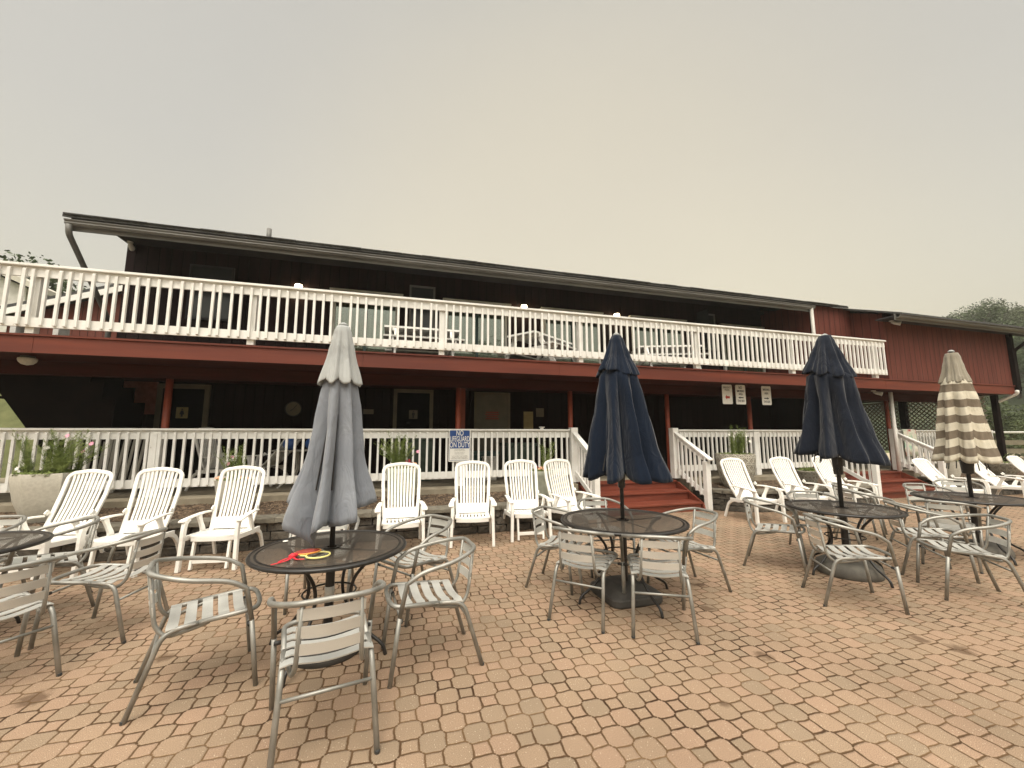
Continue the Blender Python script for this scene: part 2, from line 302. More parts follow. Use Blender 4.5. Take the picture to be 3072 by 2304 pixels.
def blind_build(c):
    def f(t, b):
        tc = N(t,'ShaderNodeTexCoord'); w = N(t,'ShaderNodeTexWave', wave_type='BANDS', bands_direction='X'); w.inputs['Scale'].default_value = 3.4; w.inputs['Distortion'].default_value = .6
        t.links.new(tc.outputs['Object'], w.inputs[0]); r = N(t,'ShaderNodeMapRange'); t.links.new(w.outputs[0], r.inputs[0]); r.inputs[3].default_value = .65
        x = N(t,'ShaderNodeMix', data_type='RGBA', blend_type='MULTIPLY'); x.inputs[0].default_value = 1; x.inputs[6].default_value = (*c,1)
        cc = N(t,'ShaderNodeCombineColor'); [t.links.new(r.outputs[0], cc.inputs[i]) for i in range(3)]; t.links.new(cc.outputs[0], x.inputs[7]); t.links.new(x.outputs[2], b.inputs['Base Color'])
    return f
M_blind = mat('vertical_blinds', rough=.8, build=blind_build((.42,.43,.37)))
M_curtain = mat('warm_curtain', rough=.8, build=blind_build((.45,.29,.19)))
M_lamp = mat('lit_bulb', (1,.9,.7), .3); _b = M_lamp.node_tree.nodes['Principled BSDF']; _b.inputs['Emission Color'].default_value = (1,.80,.48,1); _b.inputs['Emission Strength'].default_value = 30
def leafm(name, c1, c2): return nm(name, c1, c2, rough=.6, scale=2.5, detail=3, spec=.3)
M_leaf = leafm('tree_leaf', (.035,.062,.018), (.075,.105,.035))
M_leaf2 = leafm('tree_leaf_olive', (.055,.075,.028), (.095,.12,.045))
M_fern = leafm('feathery_leaf', (.14,.19,.045), (.24,.29,.09))
M_bark = nm('bark', (.06,.045,.03), (.10,.08,.06), rough=.95, scale=6, stretch=(1,1,.2), bump=1)
M_pink = mat('pink_petal', (.75,.34,.46), .7); M_petalw = mat('white_petal', (.85,.83,.76), .7); M_orange = mat('orange_petal', (.70,.25,.09), .7); M_dred = mat('dark_red_petal', (.25,.02,.03), .7); M_peach = mat('peach_petal', (.75,.42,.25), .7)
M_rope = mat('orange_ring', (.85,.33,.06), .4); M_ringy = mat('yellow_ring', (.85,.78,.28), .4); M_ribbon = mat('red_ribbon', (.62,.03,.045), .6)

# ------------------------------------------------------------------ mesh builder
class MB:
    def __init__(s): s.v = []; s.f = []; s.uv = None
    def add(s, vs, fs):
        o = len(s.v); s.v += [tuple(p) for p in vs]; s.f += [tuple(i+o for i in f) for f in fs]; return s
    def box(s, c, d, rz=0, M=None):
        x, y, z = d[0]/2, d[1]/2, d[2]/2
        P = [Vector(p) for p in ((-x,-y,-z),(x,-y,-z),(x,y,-z),(-x,y,-z),(-x,-y,z),(x,-y,z),(x,y,z),(-x,y,z))]
        m = M if M is not None else Matrix.Rotation(rz, 4, 'Z')
        P = [m @ p + Vector(c) for p in P]
        return s.add(P, [(0,3,2,1),(4,5,6,7),(0,1,5,4),(1,2,6,5),(2,3,7,6),(3,0,4,7)])
    def bb(s, x0, x1, y0, y1, z0, z1): return s.box(((x0+x1)/2,(y0+y1)/2,(z0+z1)/2), (x1-x0,y1-y0,z1-z0))
    def beam(s, a, b, w, h, upv=(0,0,1)):
        a, b = Vector(a), Vector(b); d = (b-a); L_ = d.length; d.normalize(); u = Vector(upv); sd_ = d.cross(u)
        if sd_.length < 1e-4: sd_ = d.cross(Vector((1,0,0)))
        sd_.normalize(); u = sd_.cross(d); P = []
        for q in (a, b):
            for i, j in ((-1,-1),(1,-1),(1,1),(-1,1)): P.append(q + sd_*(i*w/2) + u*(j*h/2))
        return s.add(P, [(0,1,2,3)[::-1],(4,5,6,7),(0,1,5,4),(1,2,6,5),(2,3,7,6),(3,0,4,7)])
    def tube(s, pts, r, seg=8, closed=False, r1=None):
        pts = [Vector(p) for p in pts]; n = len(pts); P = []; F = []
        prev = None
        for i, p in enumerate(pts):
            if closed: t = pts[(i+1)%n]-pts[i-1]
            else: t = pts[min(i+1,n-1)]-pts[max(i-1,0)]
            t.normalize()
            if prev is None:
                a = Vector((0,0,1)) if abs(t.z) < .9 else Vector((1,0,0)); u = t.cross(a).normalized()
            else:
                u = (prev - t*prev.dot(t))
                if u.length < 1e-6: u = t.cross(Vector((0,0,1)))
                u.normalize()
            prev = u; w = t.cross(u)
            rr = r if r1 is None else r+(r1-r)*i/(n-1)
            for k in range(seg):
                a = 2*math.pi*k/seg; P.append(p+u*(math.cos(a)*rr)+w*(math.sin(a)*rr))
        m = n if closed else n-1
        for i in range(m):
            j = (i+1)%n
            for k in range(seg):
                k2 = (k+1)%seg; F.append((i*seg+k, i*seg+k2, j*seg+k2, j*seg+k))
        if not closed: F += [tuple(range(seg))[::-1], tuple((n-1)*seg+k for k in range(seg))]
        return s.add(P, F)
    def lathe(s, prof, c=(0,0,0), seg=24, cap=True, ang=0.):
        P = []; F = []
        for (r, z) in prof:
            for k in range(seg):
                a = 2*math.pi*k/seg+ang; P.append((c[0]+r*math.cos(a), c[1]+r*math.sin(a), c[2]+z))
        for i in range(len(prof)-1):
            for k in range(seg):
                k2 = (k+1)%seg; F.append((i*seg+k, i*seg+k2, (i+1)*seg+k2, (i+1)*seg+k))
        if cap: F += [tuple(range(seg))[::-1], tuple((len(prof)-1)*seg+k for k in range(seg))]
        return s.add(P, F)
    def disc(s, c, r, nrm=(0,0,1), seg=16, th=.004):
        nrm = Vector(nrm).normalized(); a = Vector(c); return s.tube([a, a+nrm*th], r, seg)
    def prism(s, poly, f0, f1):
        # poly: 2D points; f0,f1 map 2D -> 3D for both faces
        n = len(poly); P = [f0(*p) for p in poly]+[f1(*p) for p in poly]
        F = [tuple(range(n))[::-1], tuple(range(n,2*n))]+[(i,(i+1)%n,n+(i+1)%n,n+i) for i in range(n)]
        return s.add(P, F)
    def ball(s, c, r, seg=12, sz=1.):
        pr_ = [(max(r*math.sin(math.pi*i/seg),1e-4), -r*sz*math.cos(math.pi*i/seg)) for i in range(seg+1)]
        return s.lathe(pr_, c, seg*2, False)
    def mesh(s, name, m, smooth=False):
        me = bpy.data.meshes.new(name); me.from_pydata(s.v, [], s.f); me.materials.append(m)
        if smooth: me.polygons.foreach_set('use_smooth', [True]*len(me.polygons))
        me.update(); return me
    def build(s, name, m, parent=None, smooth=False, bevel=0, auto=False):
        o = bpy.data.objects.new(name, s.mesh(name, m, smooth or auto)); COL.objects.link(o)
        if parent is not None: o.parent = parent
        if auto:
            try: o.data.set_sharp_from_angle(angle=R(40))
            except Exception: pass
        if bevel:
            md = o.modifiers.new('bevel','BEVEL'); md.width = bevel; md.segments = 2; md.limit_method = 'ANGLE'; md.angle_limit = R(40)
        return o
def fillet(pts, rad, n=5, closed=False):
    pts = [Vector(p) for p in pts]; out_ = []; N_ = len(pts)
    for i, p in enumerate(pts):
        if not closed and i in (0, N_-1): out_.append(p); continue
        a, b = pts[i-1], pts[(i+1)%N_]; da, db = (a-p), (b-p)
        r_ = min(rad if isinstance(rad,(int,float)) else rad[i], da.length*.49, db.length*.49)
        A, B = p+da.normalized()*r_, p+db.normalized()*r_
        for k in range(n+1):
            t_ = k/n; out_.append(A*(1-t_)**2+p*2*t_*(1-t_)+B*t_**2)
    return out_
def spline(pts, n=6):
    P = [Vector(p) for p in pts]; P = [P[0]*2-P[1]]+P+[P[-1]*2-P[-2]]; o = []
    for i in range(1, len(P)-2):
        for k in range(n):
            t_ = k/n; a, b, c_, d = P[i-1:i+3]
            o.append(.5*((2*b)+(c_-a)*t_+(2*a-5*b+4*c_-d)*t_**2+(3*b-a-3*c_+d)*t_**3))
    o.append(P[-2]); return o
def tag(o, label=None, cat=None, group=None, kind=None):
    if label: o['label'] = label
    if cat: o['category'] = cat
    if group: o['group'] = group
    if kind: o['kind'] = kind
    return o
def empty(name, loc, rz=0., label=None, cat=None, group=None):
    o = bpy.data.objects.new(name, None); COL.objects.link(o); o.location = loc; o.rotation_euler = (0,0,rz); o.empty_display_size = .1
    return tag(o, label, cat, group)
CH = {}
def kids(o):
    return [c for c in o.children]
def copy_tree(o, parent=None, base=None):
    c = o.copy(); COL.objects.link(c)
    if parent is not None: c.parent = parent
    for ch in KIDS.get(o.name, []): copy_tree(ch, c)
    return c
KIDS = {}
def freeze(o):           # remember the children of a prototype so copies can be made without updates
    ks = [x for x in bpy.data.objects if x.parent == o]; KIDS[o.name] = ks
    for k in ks: freeze(k)
def text_mesh(name, body, size, loc, m, parent, rot=(R(90),0,0), bold=.0, align='CENTER', sx=1.0, extrude=.0008):
    cu = bpy.data.curves.new(name, 'FONT'); cu.body = body; cu.size = size; cu.align_x = align; cu.align_y = 'CENTER'; cu.offset = bold; cu.extrude = extrude
    tmp = bpy.data.objects.new('tmp_text', cu); COL.objects.link(tmp)
    dg = bpy.context.evaluated_depsgraph_get(); me = bpy.data.meshes.new_from_object(tmp.evaluated_get(dg)); bpy.data.objects.remove(tmp)
    me.materials.clear(); me.materials.append(m)
    o = bpy.data.objects.new(name, me); COL.objects.link(o); o.parent = parent; o.location = loc; o.rotation_euler = rot; o.scale = (sx,1,1)
    return o

# ================================================================== THE SETTING
def struct(mb, name, m, **k): return tag(mb.build(name, m, **k), kind='structure')
def grid(x0, x1, y0, y1, nx, ny, fz):
    mb = MB(); P = [(x0+(x1-x0)*i/nx, y0+(y1-y0)*j/ny) for j in range(ny+1) for i in range(nx+1)]
    mb.v = [(x, y, fz(x, y)) for x, y in P]
    mb.f = [(j*(nx+1)+i, j*(nx+1)+i+1, (j+1)*(nx+1)+i+1, (j+1)*(nx+1)+i) for j in range(ny) for i in range(nx)]
    return mb
struct(grid(-900, 900, -900, 900, 2, 2, lambda x, y: -.03), 'ground', M_grass)
struct(grid(-16, 20.5, -9, 8.05, 1, 1, lambda x, y: 0), 'patio', M_paver)
struct(MB().bb(21.5, 60, 13, 24, -.026, -.012), 'driveway', M_grass2)
def sstep(t): t = max(0, min(1, t)); return t*t*(3-2*t)
def hillz(x, y):
    d = (x*.9+y*.42); return -.5+18*sstep((d-42)/90)+2.0*noise.noise(Vector((x*.03, y*.03, 0)))
struct(grid(25, 240, -60, 230, 40, 40, hillz), 'hills', M_hill, smooth=True)
struct(grid(-60, -6.4, 10.8, 60, 40, 40, lambda x, y: -.04+5.0*sstep((y-10.8)/8)*sstep((-6.6-x)/3+.2)+.15*noise.noise(Vector((x*.4, y*.4, 3)))), 'grass_bank', M_grass, smooth=True)

# ================================================================== THE CLUBHOUSE
def part(mb, name, m, root, **k):
    o = mb.build(name, m, root, **k); o.location = -root.matrix_basis.to_translation() if False else -Vector(root.location); return o
def sub(mb, name, m, parent, **k):          # child of a part whose own offset already puts it in world coordinates
    return mb.build(name, m, parent, **k)
club = empty('clubhouse', (3, 9.5, 0), 0, 'long two-storey red wooden clubhouse with a deep white-railed upper deck and dark porch', 'building')
SL = .43; SLR = .385
# upper walls
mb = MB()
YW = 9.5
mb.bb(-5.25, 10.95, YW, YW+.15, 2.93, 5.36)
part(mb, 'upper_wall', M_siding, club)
mb = MB(); mb.prism([(9.65,2.93),(17.9,2.93),(17.9,5.5),(13.5,7.3),(9.65,5.68)], lambda y,z: (-5.25,y,z), lambda y,z: (-5.10,y,z))
part(mb, 'gable_wall', M_siding, club)
mb = MB(); mb.bb(10.8, 12.298, 7.95, 8.1, 2.95, 5.06); mb.bb(10.8, 10.92, 8.1, 9.5, 2.95, 5.2)
part(mb, 'deck_end_wall', M_siding2, club)
mb = MB(); mb.bb(12.3, 17.55, 7.2, 7.35, 2.96, 4.74); mb.prism([(7.35,2.96),(12,2.96),(12,6.3),(7.35,4.76)], lambda y,z:(12.3,y,z), lambda y,z:(12.45,y,z)); mb.prism([(7.35,2.96),(17.9,2.96),(17.9,5.2),(13.5,7.05),(7.35,4.74)], lambda y,z:(17.4,y,z), lambda y,z:(17.55,y,z))
part(mb, 'projecting_wall', M_siding2, club)
mb = MB(); mb.bb(17.50, 17.62, 7.10, 7.20, 2.72, 4.70); part(mb, 'corner_board', M_dark, club)
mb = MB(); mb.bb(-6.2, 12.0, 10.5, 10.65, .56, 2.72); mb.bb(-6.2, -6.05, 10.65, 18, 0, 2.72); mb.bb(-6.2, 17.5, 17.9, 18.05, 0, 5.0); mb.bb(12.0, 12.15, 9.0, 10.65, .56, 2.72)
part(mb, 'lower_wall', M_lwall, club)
# decks
mb = MB(); mb.bb(-9.5, 12.3, 7.225, 9.495, 2.745, 2.93); mb.bb(12.3, 17.5, 7.36, 12, 2.745, 2.93); part(mb, 'upper_deck', M_dark, club)
mb = MB()
for x0, x1 in ((-9.5,-4.9),(-4.9,-.55),(-.55,3.05),(3.05,6.9),(6.9,12.1),(12.1,17.5)): mb.bb(x0+.002, x1-.002, 7.18, 7.22, 2.70, 2.935)
part(mb, 'fascia_board', M_fascia, club)
mb = MB(); mb.bb(-9.5, 17.5, 7.155, 7.30, 2.938, 2.965); part(mb, 'deck_lip', M_fascia, club)
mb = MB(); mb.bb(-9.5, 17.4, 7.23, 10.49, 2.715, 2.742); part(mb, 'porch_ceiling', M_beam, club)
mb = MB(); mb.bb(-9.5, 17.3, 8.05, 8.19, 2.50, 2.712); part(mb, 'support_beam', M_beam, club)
for x in (-6.13,-3.68,-1.23,1.23,3.69,6.18,8.62,11.07,13.6,15.9):
    mb = MB(); mb.tube([(x,8.12,.56),(x,8.12,2.498)], .052, 12); part(mb, 'support_post', M_post, club, smooth=True)
mb = MB(); mb.bb(1.40,1.52,9.0,9.1,.56,2.712); part(mb, 'support_post', M_post, club)
mb = MB(); mb.bb(13.9,14.1,11,11.2,.56,2.715); part(mb, 'porch_pier', M_dark, club)
mb = MB(); mb.bb(-12, 3.62, 7.65, 8.3, .30, .56); mb.bb(3.64, 6.28, 8.15, 8.3, .3, .562); mb.bb(6.30, 11.03, 7.65, 8.3, .30, .56); mb.bb(11.05,13.55,8.15,8.3,.3,.562); mb.bb(13.57, 18.6, 7.65, 8.3, .30, .56)
mb.bb(-12, 18.6, 8.302, 18, .2, .561); part(mb, 'porch_slab', M_conc, club)
# ceiling, roof
mb = MB(); mb.prism([(7.97,5.02),(8.95,5.36),(YW-.002,5.36),(YW-.002,5.40),(8.94,5.40),(7.97,5.05)], lambda y,z: (-5.25,y,z), lambda y,z: (10.78,y,z)); part(mb, 'soffit', M_ceil, club)
mb = MB(); mb.bb(12.0, 18.6, 6.76, 7.198, 4.50, 4.525); part(mb, 'soffit', M_ceil, club)
def roofslab(x0, x1, y0, z0, th=.05):
    zr = z0+SLR*(13.5-y0)
    return MB().prism([(y0,z0),(13.5,zr),(19,zr-SLR*5.5),(19,zr-SLR*5.5+th),(13.5,zr+th),(y0,z0+th)], lambda y,z: (x0,y,z), lambda y,z: (x1,y,z))
rf = part(roofslab(-5.20, 12.02, 7.80, 5.02), 'roof', M_shingle, club)
mb = MB()
for i in range(46):                       # the ragged ends of the front course of shingles
    x = -5.18+i*.373; mb.bb(x, x+.367, 7.775+random.uniform(-.012,.012), 7.86, 5.062+random.uniform(0,.008), 5.078+random.uniform(0,.008))
sub(mb, 'shingle_edge', M_shingle, rf)
rf2 = part(roofslab(12.03, 18.7, 6.62, 4.512), 'roof', M_shingle, club)
mb = MB(); mb.tube([(-2.6,8.9,5.4),(-2.6,8.9,5.76)], .045, 10); sub(mb, 'vent_pipe', M_gutter, rf, smooth=True)
def gutter(x0, x1, y, z):
    pr_ = [(0,0),(-.065,0),(-.10,.03),(-.092,.055),(-.112,.07),(-.112,.088),(-.10,.088),(-.10,.075),(-.085,.036),(-.06,.012),(0,.012)]
    return MB().prism(pr_, lambda a,b: (x0,y+a,z+b), lambda a,b: (x1,y+a,z+b))
part(gutter(-5.19, 10.83, 7.93, 4.915), 'gutter', M_gutter, club)
mb = MB(); mb.bb(-5.17, 10.79, 7.932, 7.96, 4.86, 5.12); part(mb, 'eave_board', M_gutter, club)
part(gutter(12.0, 18.6, 6.75, 4.44), 'gutter', M_gutter, club)
mb = MB(); mb.bb(12.0, 18.6, 6.752, 6.775, 4.40, 4.56); part(mb, 'eave_board', M_gutter, club)
def pipe(pts, w, h, name, m, root=club, rad=.06):
    mb = MB(); P = fillet(pts, rad, 4); mb.tube(P, w/2, 10); return part(mb, name, m, root, smooth=True)
pipe([(-5.14,7.86,4.93),(-5.14,7.88,4.78),(-5.34,9.42,3.72),(-5.34,9.42,2.96)], .085, .06, 'downspout', M_gutter)
pipe([(10.74,7.88,4.93),(10.74,7.88,2.97)], .085, .06, 'downspout', M_trim)
pipe([(17.40,7.1,2.80),(17.45,7.12,2.72),(17.42,7.62,2.46),(17.42,7.62,.2)], .09, .06, 'downspout', M_white)
pipe([(13.15,7.72,2.7),(13.15,7.72,.56)], .09, .06, 'downspout', M_white)
pipe([(17.75,6.72,4.42),(17.75,6.95,4.2),(17.66,7.14,4.0),(17.66,7.14,2.8)], .08, .06, 'downspout', M_dark)

# sliding doors of the upper floor
def slider(x0, x1, warm=False, zt=4.72):
    y = YW
    mb = MB(); mb.bb(x0, x0+.06, y-.075, y-.002, 2.98, zt); mb.bb(x1-.06, x1, y-.075, y-.002, 2.98, zt); mb.bb(x0+.06, x1-.06, y-.075, y-.002, zt-.06, zt); mb.bb(x0+.06,x1-.06,y-.075,y-.002,2.98,3.03)
    fr = part(mb, 'sliding_door', M_trim, club)
    mb = MB(); mb.bb(x0-.08, x1+.10, y-.11, y-.002, zt+.045, zt+.085); sub(mb, 'head_trim', M_trim, fr)
    xm = (x0+x1)/2
    mb = MB(); mb.bb(xm-.03, xm+.03, y-.07, y-.02, 3.03, zt-.06); mb.bb(x0+.061, xm-.031, y-.066, y-.02, zt-.16, zt-.061); mb.bb(xm+.031, x1-.061, y-.066, y-.02, zt-.16, zt-.061); sub(mb, 'sash', M_teal, fr)
    for a, b_, wm in ((x0+.062, xm-.032, warm), (xm+.032, x1-.062, False)):
        mb = MB(); mb.bb(a, b_, y-.048, y-.044, 3.032, zt-.162); sub(mb, 'pane', M_glass, fr)
        mb = MB(); mb.bb(a, b_, y-.016, y-.010, 3.032, zt-.162); sub(mb, 'blind', M_curtain if wm else M_blind, fr)
slider(-1.40, 0.0, True); slider(1.10, 2.62); slider(3.60, 5.20); slider(6.20, 7.87); slider(9.25, 10.75)
def window(x0, x1, z0, z1, fm, pm, w=.045, y=YW, out=.05, swing=False):
    mb = MB(); mb.bb(x0, x0+w, y-out, y-.002, z0, z1); mb.bb(x1-w, x1, y-out, y-.002, z0, z1); mb.bb(x0+w, x1-w, y-out, y-.002, z1-w, z1); mb.bb(x0+w, x1-w, y-out, y-.002, z0, z0+w)
    fr = part(mb, 'window', fm, club); mb = MB(); mb.bb(x0+w, x1-w, y-.03, y-.008, z0+w, z1-w); sub(mb, 'pane', pm, fr)
    if swing: mb = MB(); mb.bb(x0-.012, x0-.002, y-.45, y-.003, z0, z1); sub(mb, 'screen', pm, fr)
M_pane_d = mat('dark_window_pane', (.05,.055,.06), .12)
window(.24, .84, 4.0, 5.07, M_gutter, M_pane_d); window(8.42, 9.02, 4.0, 5.09, M_gutter, M_pane_d, swing=True)
window(-4.15, -3.35, 3.9, 5.06, M_ceil, M_pane_d)
# doors and notices of the porch
def pdoor(x0, x1, zt, dm, fm, w=.10, y=10.5):
    mb = MB(); mb.bb(x0-w, x0, y-.05, y-.002, .56, zt+w); mb.bb(x1, x1+w, y-.05, y-.002, .56, zt+w); mb.bb(x0, x1, y-.05, y-.002, zt, zt+w)
    f = part(mb, 'door_frame', fm, club); mb = MB(); mb.bb(x0+.003, x1-.003, y-.035, y-.004, .565, zt-.003); sub(mb, 'door', dm, f)
    mb = MB(); mb.ball((x1-.08, y-.07, 1.5), .03, 6); sub(mb, 'door_knob', M_gutter, f)
pdoor(-4.85, -4.07, 2.57, M_door, M_frame); pdoor(.05, .85, 2.61, M_door, M_frame, w=.09); pdoor(2.07, 2.93, 2.62, M_pdoor, M_frame, w=.06)
# ceiling lights under the deck and eaves
def ceil_light(loc, label, r=.115, m=None, rz=0):
    e = empty('ceiling_light', loc, rz, label, 'light fixture', 'white fixtures under the deck and eaves')
    MB().lathe([(r*.75,0),(r*.8,-.02),(r*.78,-.03)], seg=20).build('base', M_gutter, e, smooth=True)
    MB().lathe([(r,-.03),(r*1.02,-.05),(r*.92,-.085),(r*.6,-.12),(.01,-.135)], seg=20).build('glass_shade', m or M_planter, e, smooth=True)
    return e
ceil_light((-5.22,7.6,2.712), 'white oval light under the left end of the upper deck', r=.10)
def spot(loc, label, rz=0):
    e = empty('floodlight', loc, rz, label, 'light fixture', 'white fixtures under the deck and eaves')
    MB().lathe([(.05,0),(.05,-.02),(.02,-.03)], seg=12).build('base', M_trim, e, smooth=True)
    mb = MB(); mb.tube([(0,0,-.03),(.03,-.05,-.07),(.07,-.13,-.10),(.08,-.15,-.108)], .035, 10, r1=.06); mb.build('lamp_head', M_trim, e, smooth=True)
spot((-5.15,9.38,5.36), 'white floodlight high at the left corner of the upper wall', R(160))
spot((12.42,7.08,4.50), 'white floodlight under the lower eave where the upper railing ends', 0)
spot((12.3,7.6,2.712), 'white floodlight under the deck right of the hanging signs', 0)
spot((16.6,7.7,2.712), 'white floodlight under the deck beside the striped umbrella', 0)
for i, (x, lb) in enumerate(((-2.1,'lit wall lantern on the upper wall above the grey umbrella'),(3.05,'lit wall lantern on the upper wall, middle one of the three'),(5.69,'lit wall lantern on the upper wall above the tall navy umbrella'))):
    e = empty('wall_lantern', (x, YW-.002, 4.70), 0, lb, 'wall lamp', 'lit lanterns on the upper wall')
    MB().bb(-.045,.045,-.02,0,-.12,.12).build('back_plate', M_black, e)
    mb = MB(); mb.tube([(0,-.02,.06),(0,-.09,.12),(0,-.12,.11)], .01, 6); mb.lathe([(.075,.095),(.03,.13),(.005,.14)], (0,-.12,0), 10); mb.build('arm', M_black, e)
    MB().lathe([(.06,-.05),(.075,.03),(.07,.09)], (0,-.12,0), 12).build('bulb', M_lamp, e, smooth=True)

# ---- staircase in the dark under the left end of the deck
st = empty('dark_staircase', (-5.6, 9.2, .56), 0, 'dark wooden staircase under the left end of the upper deck', 'staircase')
for y in (8.95, 9.85):
    mb = MB(); mb.prism([(-6.95,2.70),(-6.5,2.35),(-6.05,1.70),(-5.6,1.05),(-5.25,.56),(-4.86,.56),(-4.86,2.2),(-5.05,2.2),(-5.05,2.5),(-5.25,2.5),(-5.25,2.70)], lambda x,z: (x,y,z), lambda x,z: (x,y+.04,z))
    o = mb.build('stringer', M_dark, st); o.location = -Vector(st.location)
for i in range(7):
    mb = MB(); mb.bb(-6.75+i*.26, -6.47+i*.26, 8.995, 9.845, 2.45-i*.27, 2.49-i*.27); o = mb.build('tread', M_dark, st); o.location = -Vector(st.location)
mb = MB(); mb.bb(-5.55, -4.95, 10.44, 10.495, 2.0, 2.7); part(mb, 'brick_panel', M_shingle_red, club)

# ================================================================== RAILINGS
def baluster_mesh(z0, z1, w=.036):
    mb = MB(); h = w/2
    mb.add([(-h,-h,z0+.006),(h,-h,z0+.006),(h,h,z0),(-h,h,z0),(-h,-h,z1-.03),(h,-h,z1-.03),(h,h,z1),(-h,h,z1)], [(0,3,2,1),(4,5,6,7),(0,1,5,4),(1,2,6,5),(2,3,7,6),(3,0,4,7)])
    return mb
def railing(name, x0, x1, yb, zt, zb, pitch, posts, label, cat, pw=.10, post_z0=None, hi_only=None, skip=None, capw=.14):
    e = empty(name, ((x0+x1)/2, yb, zb), 0, label, cat); off = -Vector(e.location)
    def P(mb, n, m=M_white, **k): o = mb.build(n, m, e, **k); o.location = off; return o
    mb = MB(); n = max(1, int((x1-x0)/3.7)); w = (x1-x0)/n
    for i in range(n): mb.bb(x0+i*w+.001, x0+(i+1)*w-.001, yb-.05, yb-.05+capw, zt-.035, zt)
    P(mb, 'top_rail', bevel=.004)
    mb = MB()
    for i in range(n): mb.bb(x0+i*w+.001, x0+(i+1)*w-.001, yb, yb+.036, zt-.175, zt-.038)
    P(mb, 'upper_board')
    mb = MB()
    for i in range(n): mb.bb(x0+i*w+.002, x0+(i+1)*w-.002, yb, yb+.036, zb, zb+.135)
    P(mb, 'bottom_rail')
    for px_ in posts:
        mb = MB(); y0_ = yb+.038 if pw < .12 else yb-.024; mb.bb(px_-pw/2, px_+pw/2, y0_, y0_+pw, post_z0, zt-.037-(.002 if pw > .12 else 0)); P(mb, 'post', bevel=.004)
    bm_ = baluster_mesh(zb+.018, zt-.05).mesh('baluster', M_white)
    xs = []; x = x0+pitch*.5
    while x < x1: xs.append(x); x += pitch
    order = sorted(xs, key=lambda q: q*q+yb*yb)
    vis = [q for q in order if q > -.86*yb][:100]; rest = [q for q in xs if q not in vis]
    for q in vis:
        o = bpy.data.objects.new('baluster', bm_); COL.objects.link(o); o.parent = e
        o.location = (q+off.x+random.uniform(-.003,.003), -.019, off.z); o.rotation_euler = (random.uniform(-.002,.002), random.uniform(-.006,.006), random.uniform(-.05,.05))
    if rest:
        mb = MB(); b0 = baluster_mesh(zb+.018, zt-.05)
        for q in rest: mb.add([(vx+q, vy+yb-.019, vz) for vx, vy, vz in b0.v], b0.f)
        tag(P(mb, 'baluster', M_white), kind='stuff')
    return e
UP = [-7.4,-4.95,-2.24,.77,3.51,6.3,9.02,11.8]
railing('upper_railing', -9.4, 12.12, 7.12, 3.955, 3.055, .1335, UP, 'long white baluster railing along the edge of the upper deck', 'railing', pw=.10, post_z0=2.97)
railing('porch_railing', -10.5, 3.60, 7.98, 1.665, .71, .127, [-8.6,-6.15,-3.72,-1.23,1.25], 'long white porch railing behind the row of white recliners, left of the red steps', 'railing', pw=.15, post_z0=.565)
railing('porch_railing', 6.32, 11.0, 7.98, 1.665, .71, .127, [8.62], 'white porch railing between the two flights of red steps, behind the embossed planter', 'railing', pw=.15, post_z0=.565)
railing('porch_railing', 13.62, 17.9, 7.98, 1.665, .71, .127, [15.9,17.8], 'white porch railing at the far right behind the striped umbrella', 'railing', pw=.15, post_z0=.565)

# ================================================================== STEPS
def steps(x0, x1, label, lh=True):
    e = empty('red_steps', ((x0+x1)/2, 7.5, 0), 0, label, 'steps'); off = -Vector(e.location)
    def P(mb, n, m=M_step, **k): o = mb.build(n, m, e, **k); o.location = off; return o
    ys = [7.08, 7.46, 7.84]
    for i, y in enumerate(ys):
        z = .18*(i+1)
        mb = MB(); mb.bb(x0, x1, y-.035, y+.40, z-.038, z); P(mb, 'tread', bevel=.004)
        mb = MB(); mb.bb(x0+.01, x1-.01, y, y+.022, z-.18+(.002 if i else 0), z-.04); P(mb, 'riser')
    for x in (x0-.045, x1+.045):
        mb = MB(); mb.prism([(7.02,0),(8.14,0),(8.14,.50),(7.80,.50),(7.06,.15)], lambda y,z: (x-.02,y,z), lambda y,z: (x+.02,y,z)); P(mb, 'stringer')
    for sgn, x in ((-1, x0-.115), (1, x1+.115)):
        mb = MB(); mb.bb(x-.075, x+.075, 7.90, 8.05, .563, 1.70); P(mb, 'newel_post', M_white, bevel=.005)
        mb = MB(); mb.bb(x-.055, x+.055, 6.95, 7.06, .0, 1.00); P(mb, 'newel_post', M_white, bevel=.005)
        a, b_ = (x, 7.93, 1.60), (x, 6.86, 1.03)
        mb = MB(); mb.beam(a, b_, .11, .035); hr = P(mb, 'handrail', M_white, bevel=.004)
        mb = MB(); mb.beam((x,7.89,1.50),(x,7.07,1.065), .035, .09); sub(mb, 'rail_board', M_white, hr)
        mb = MB(); mb.beam((x,7.89,.76),(x,7.07,.33), .035, .09); sub(mb, 'lower_rail', M_white, hr)
        for k in range(6):
            y = 7.80-k*.128; zz = 1.50-(7.89-y)*.53
            mb = MB(); mb.bb(x-sgn*.036-.018, x-sgn*.036+.018, y-.018, y+.018, zz-.80, zz-.0); sub(mb, 'baluster', M_white, hr)
    return e
steps(3.80, 6.10, 'red painted wooden steps with white handrails behind the navy umbrella in the middle')
steps(11.22, 13.40, 'red painted wooden steps with white handrails left of the striped umbrella')

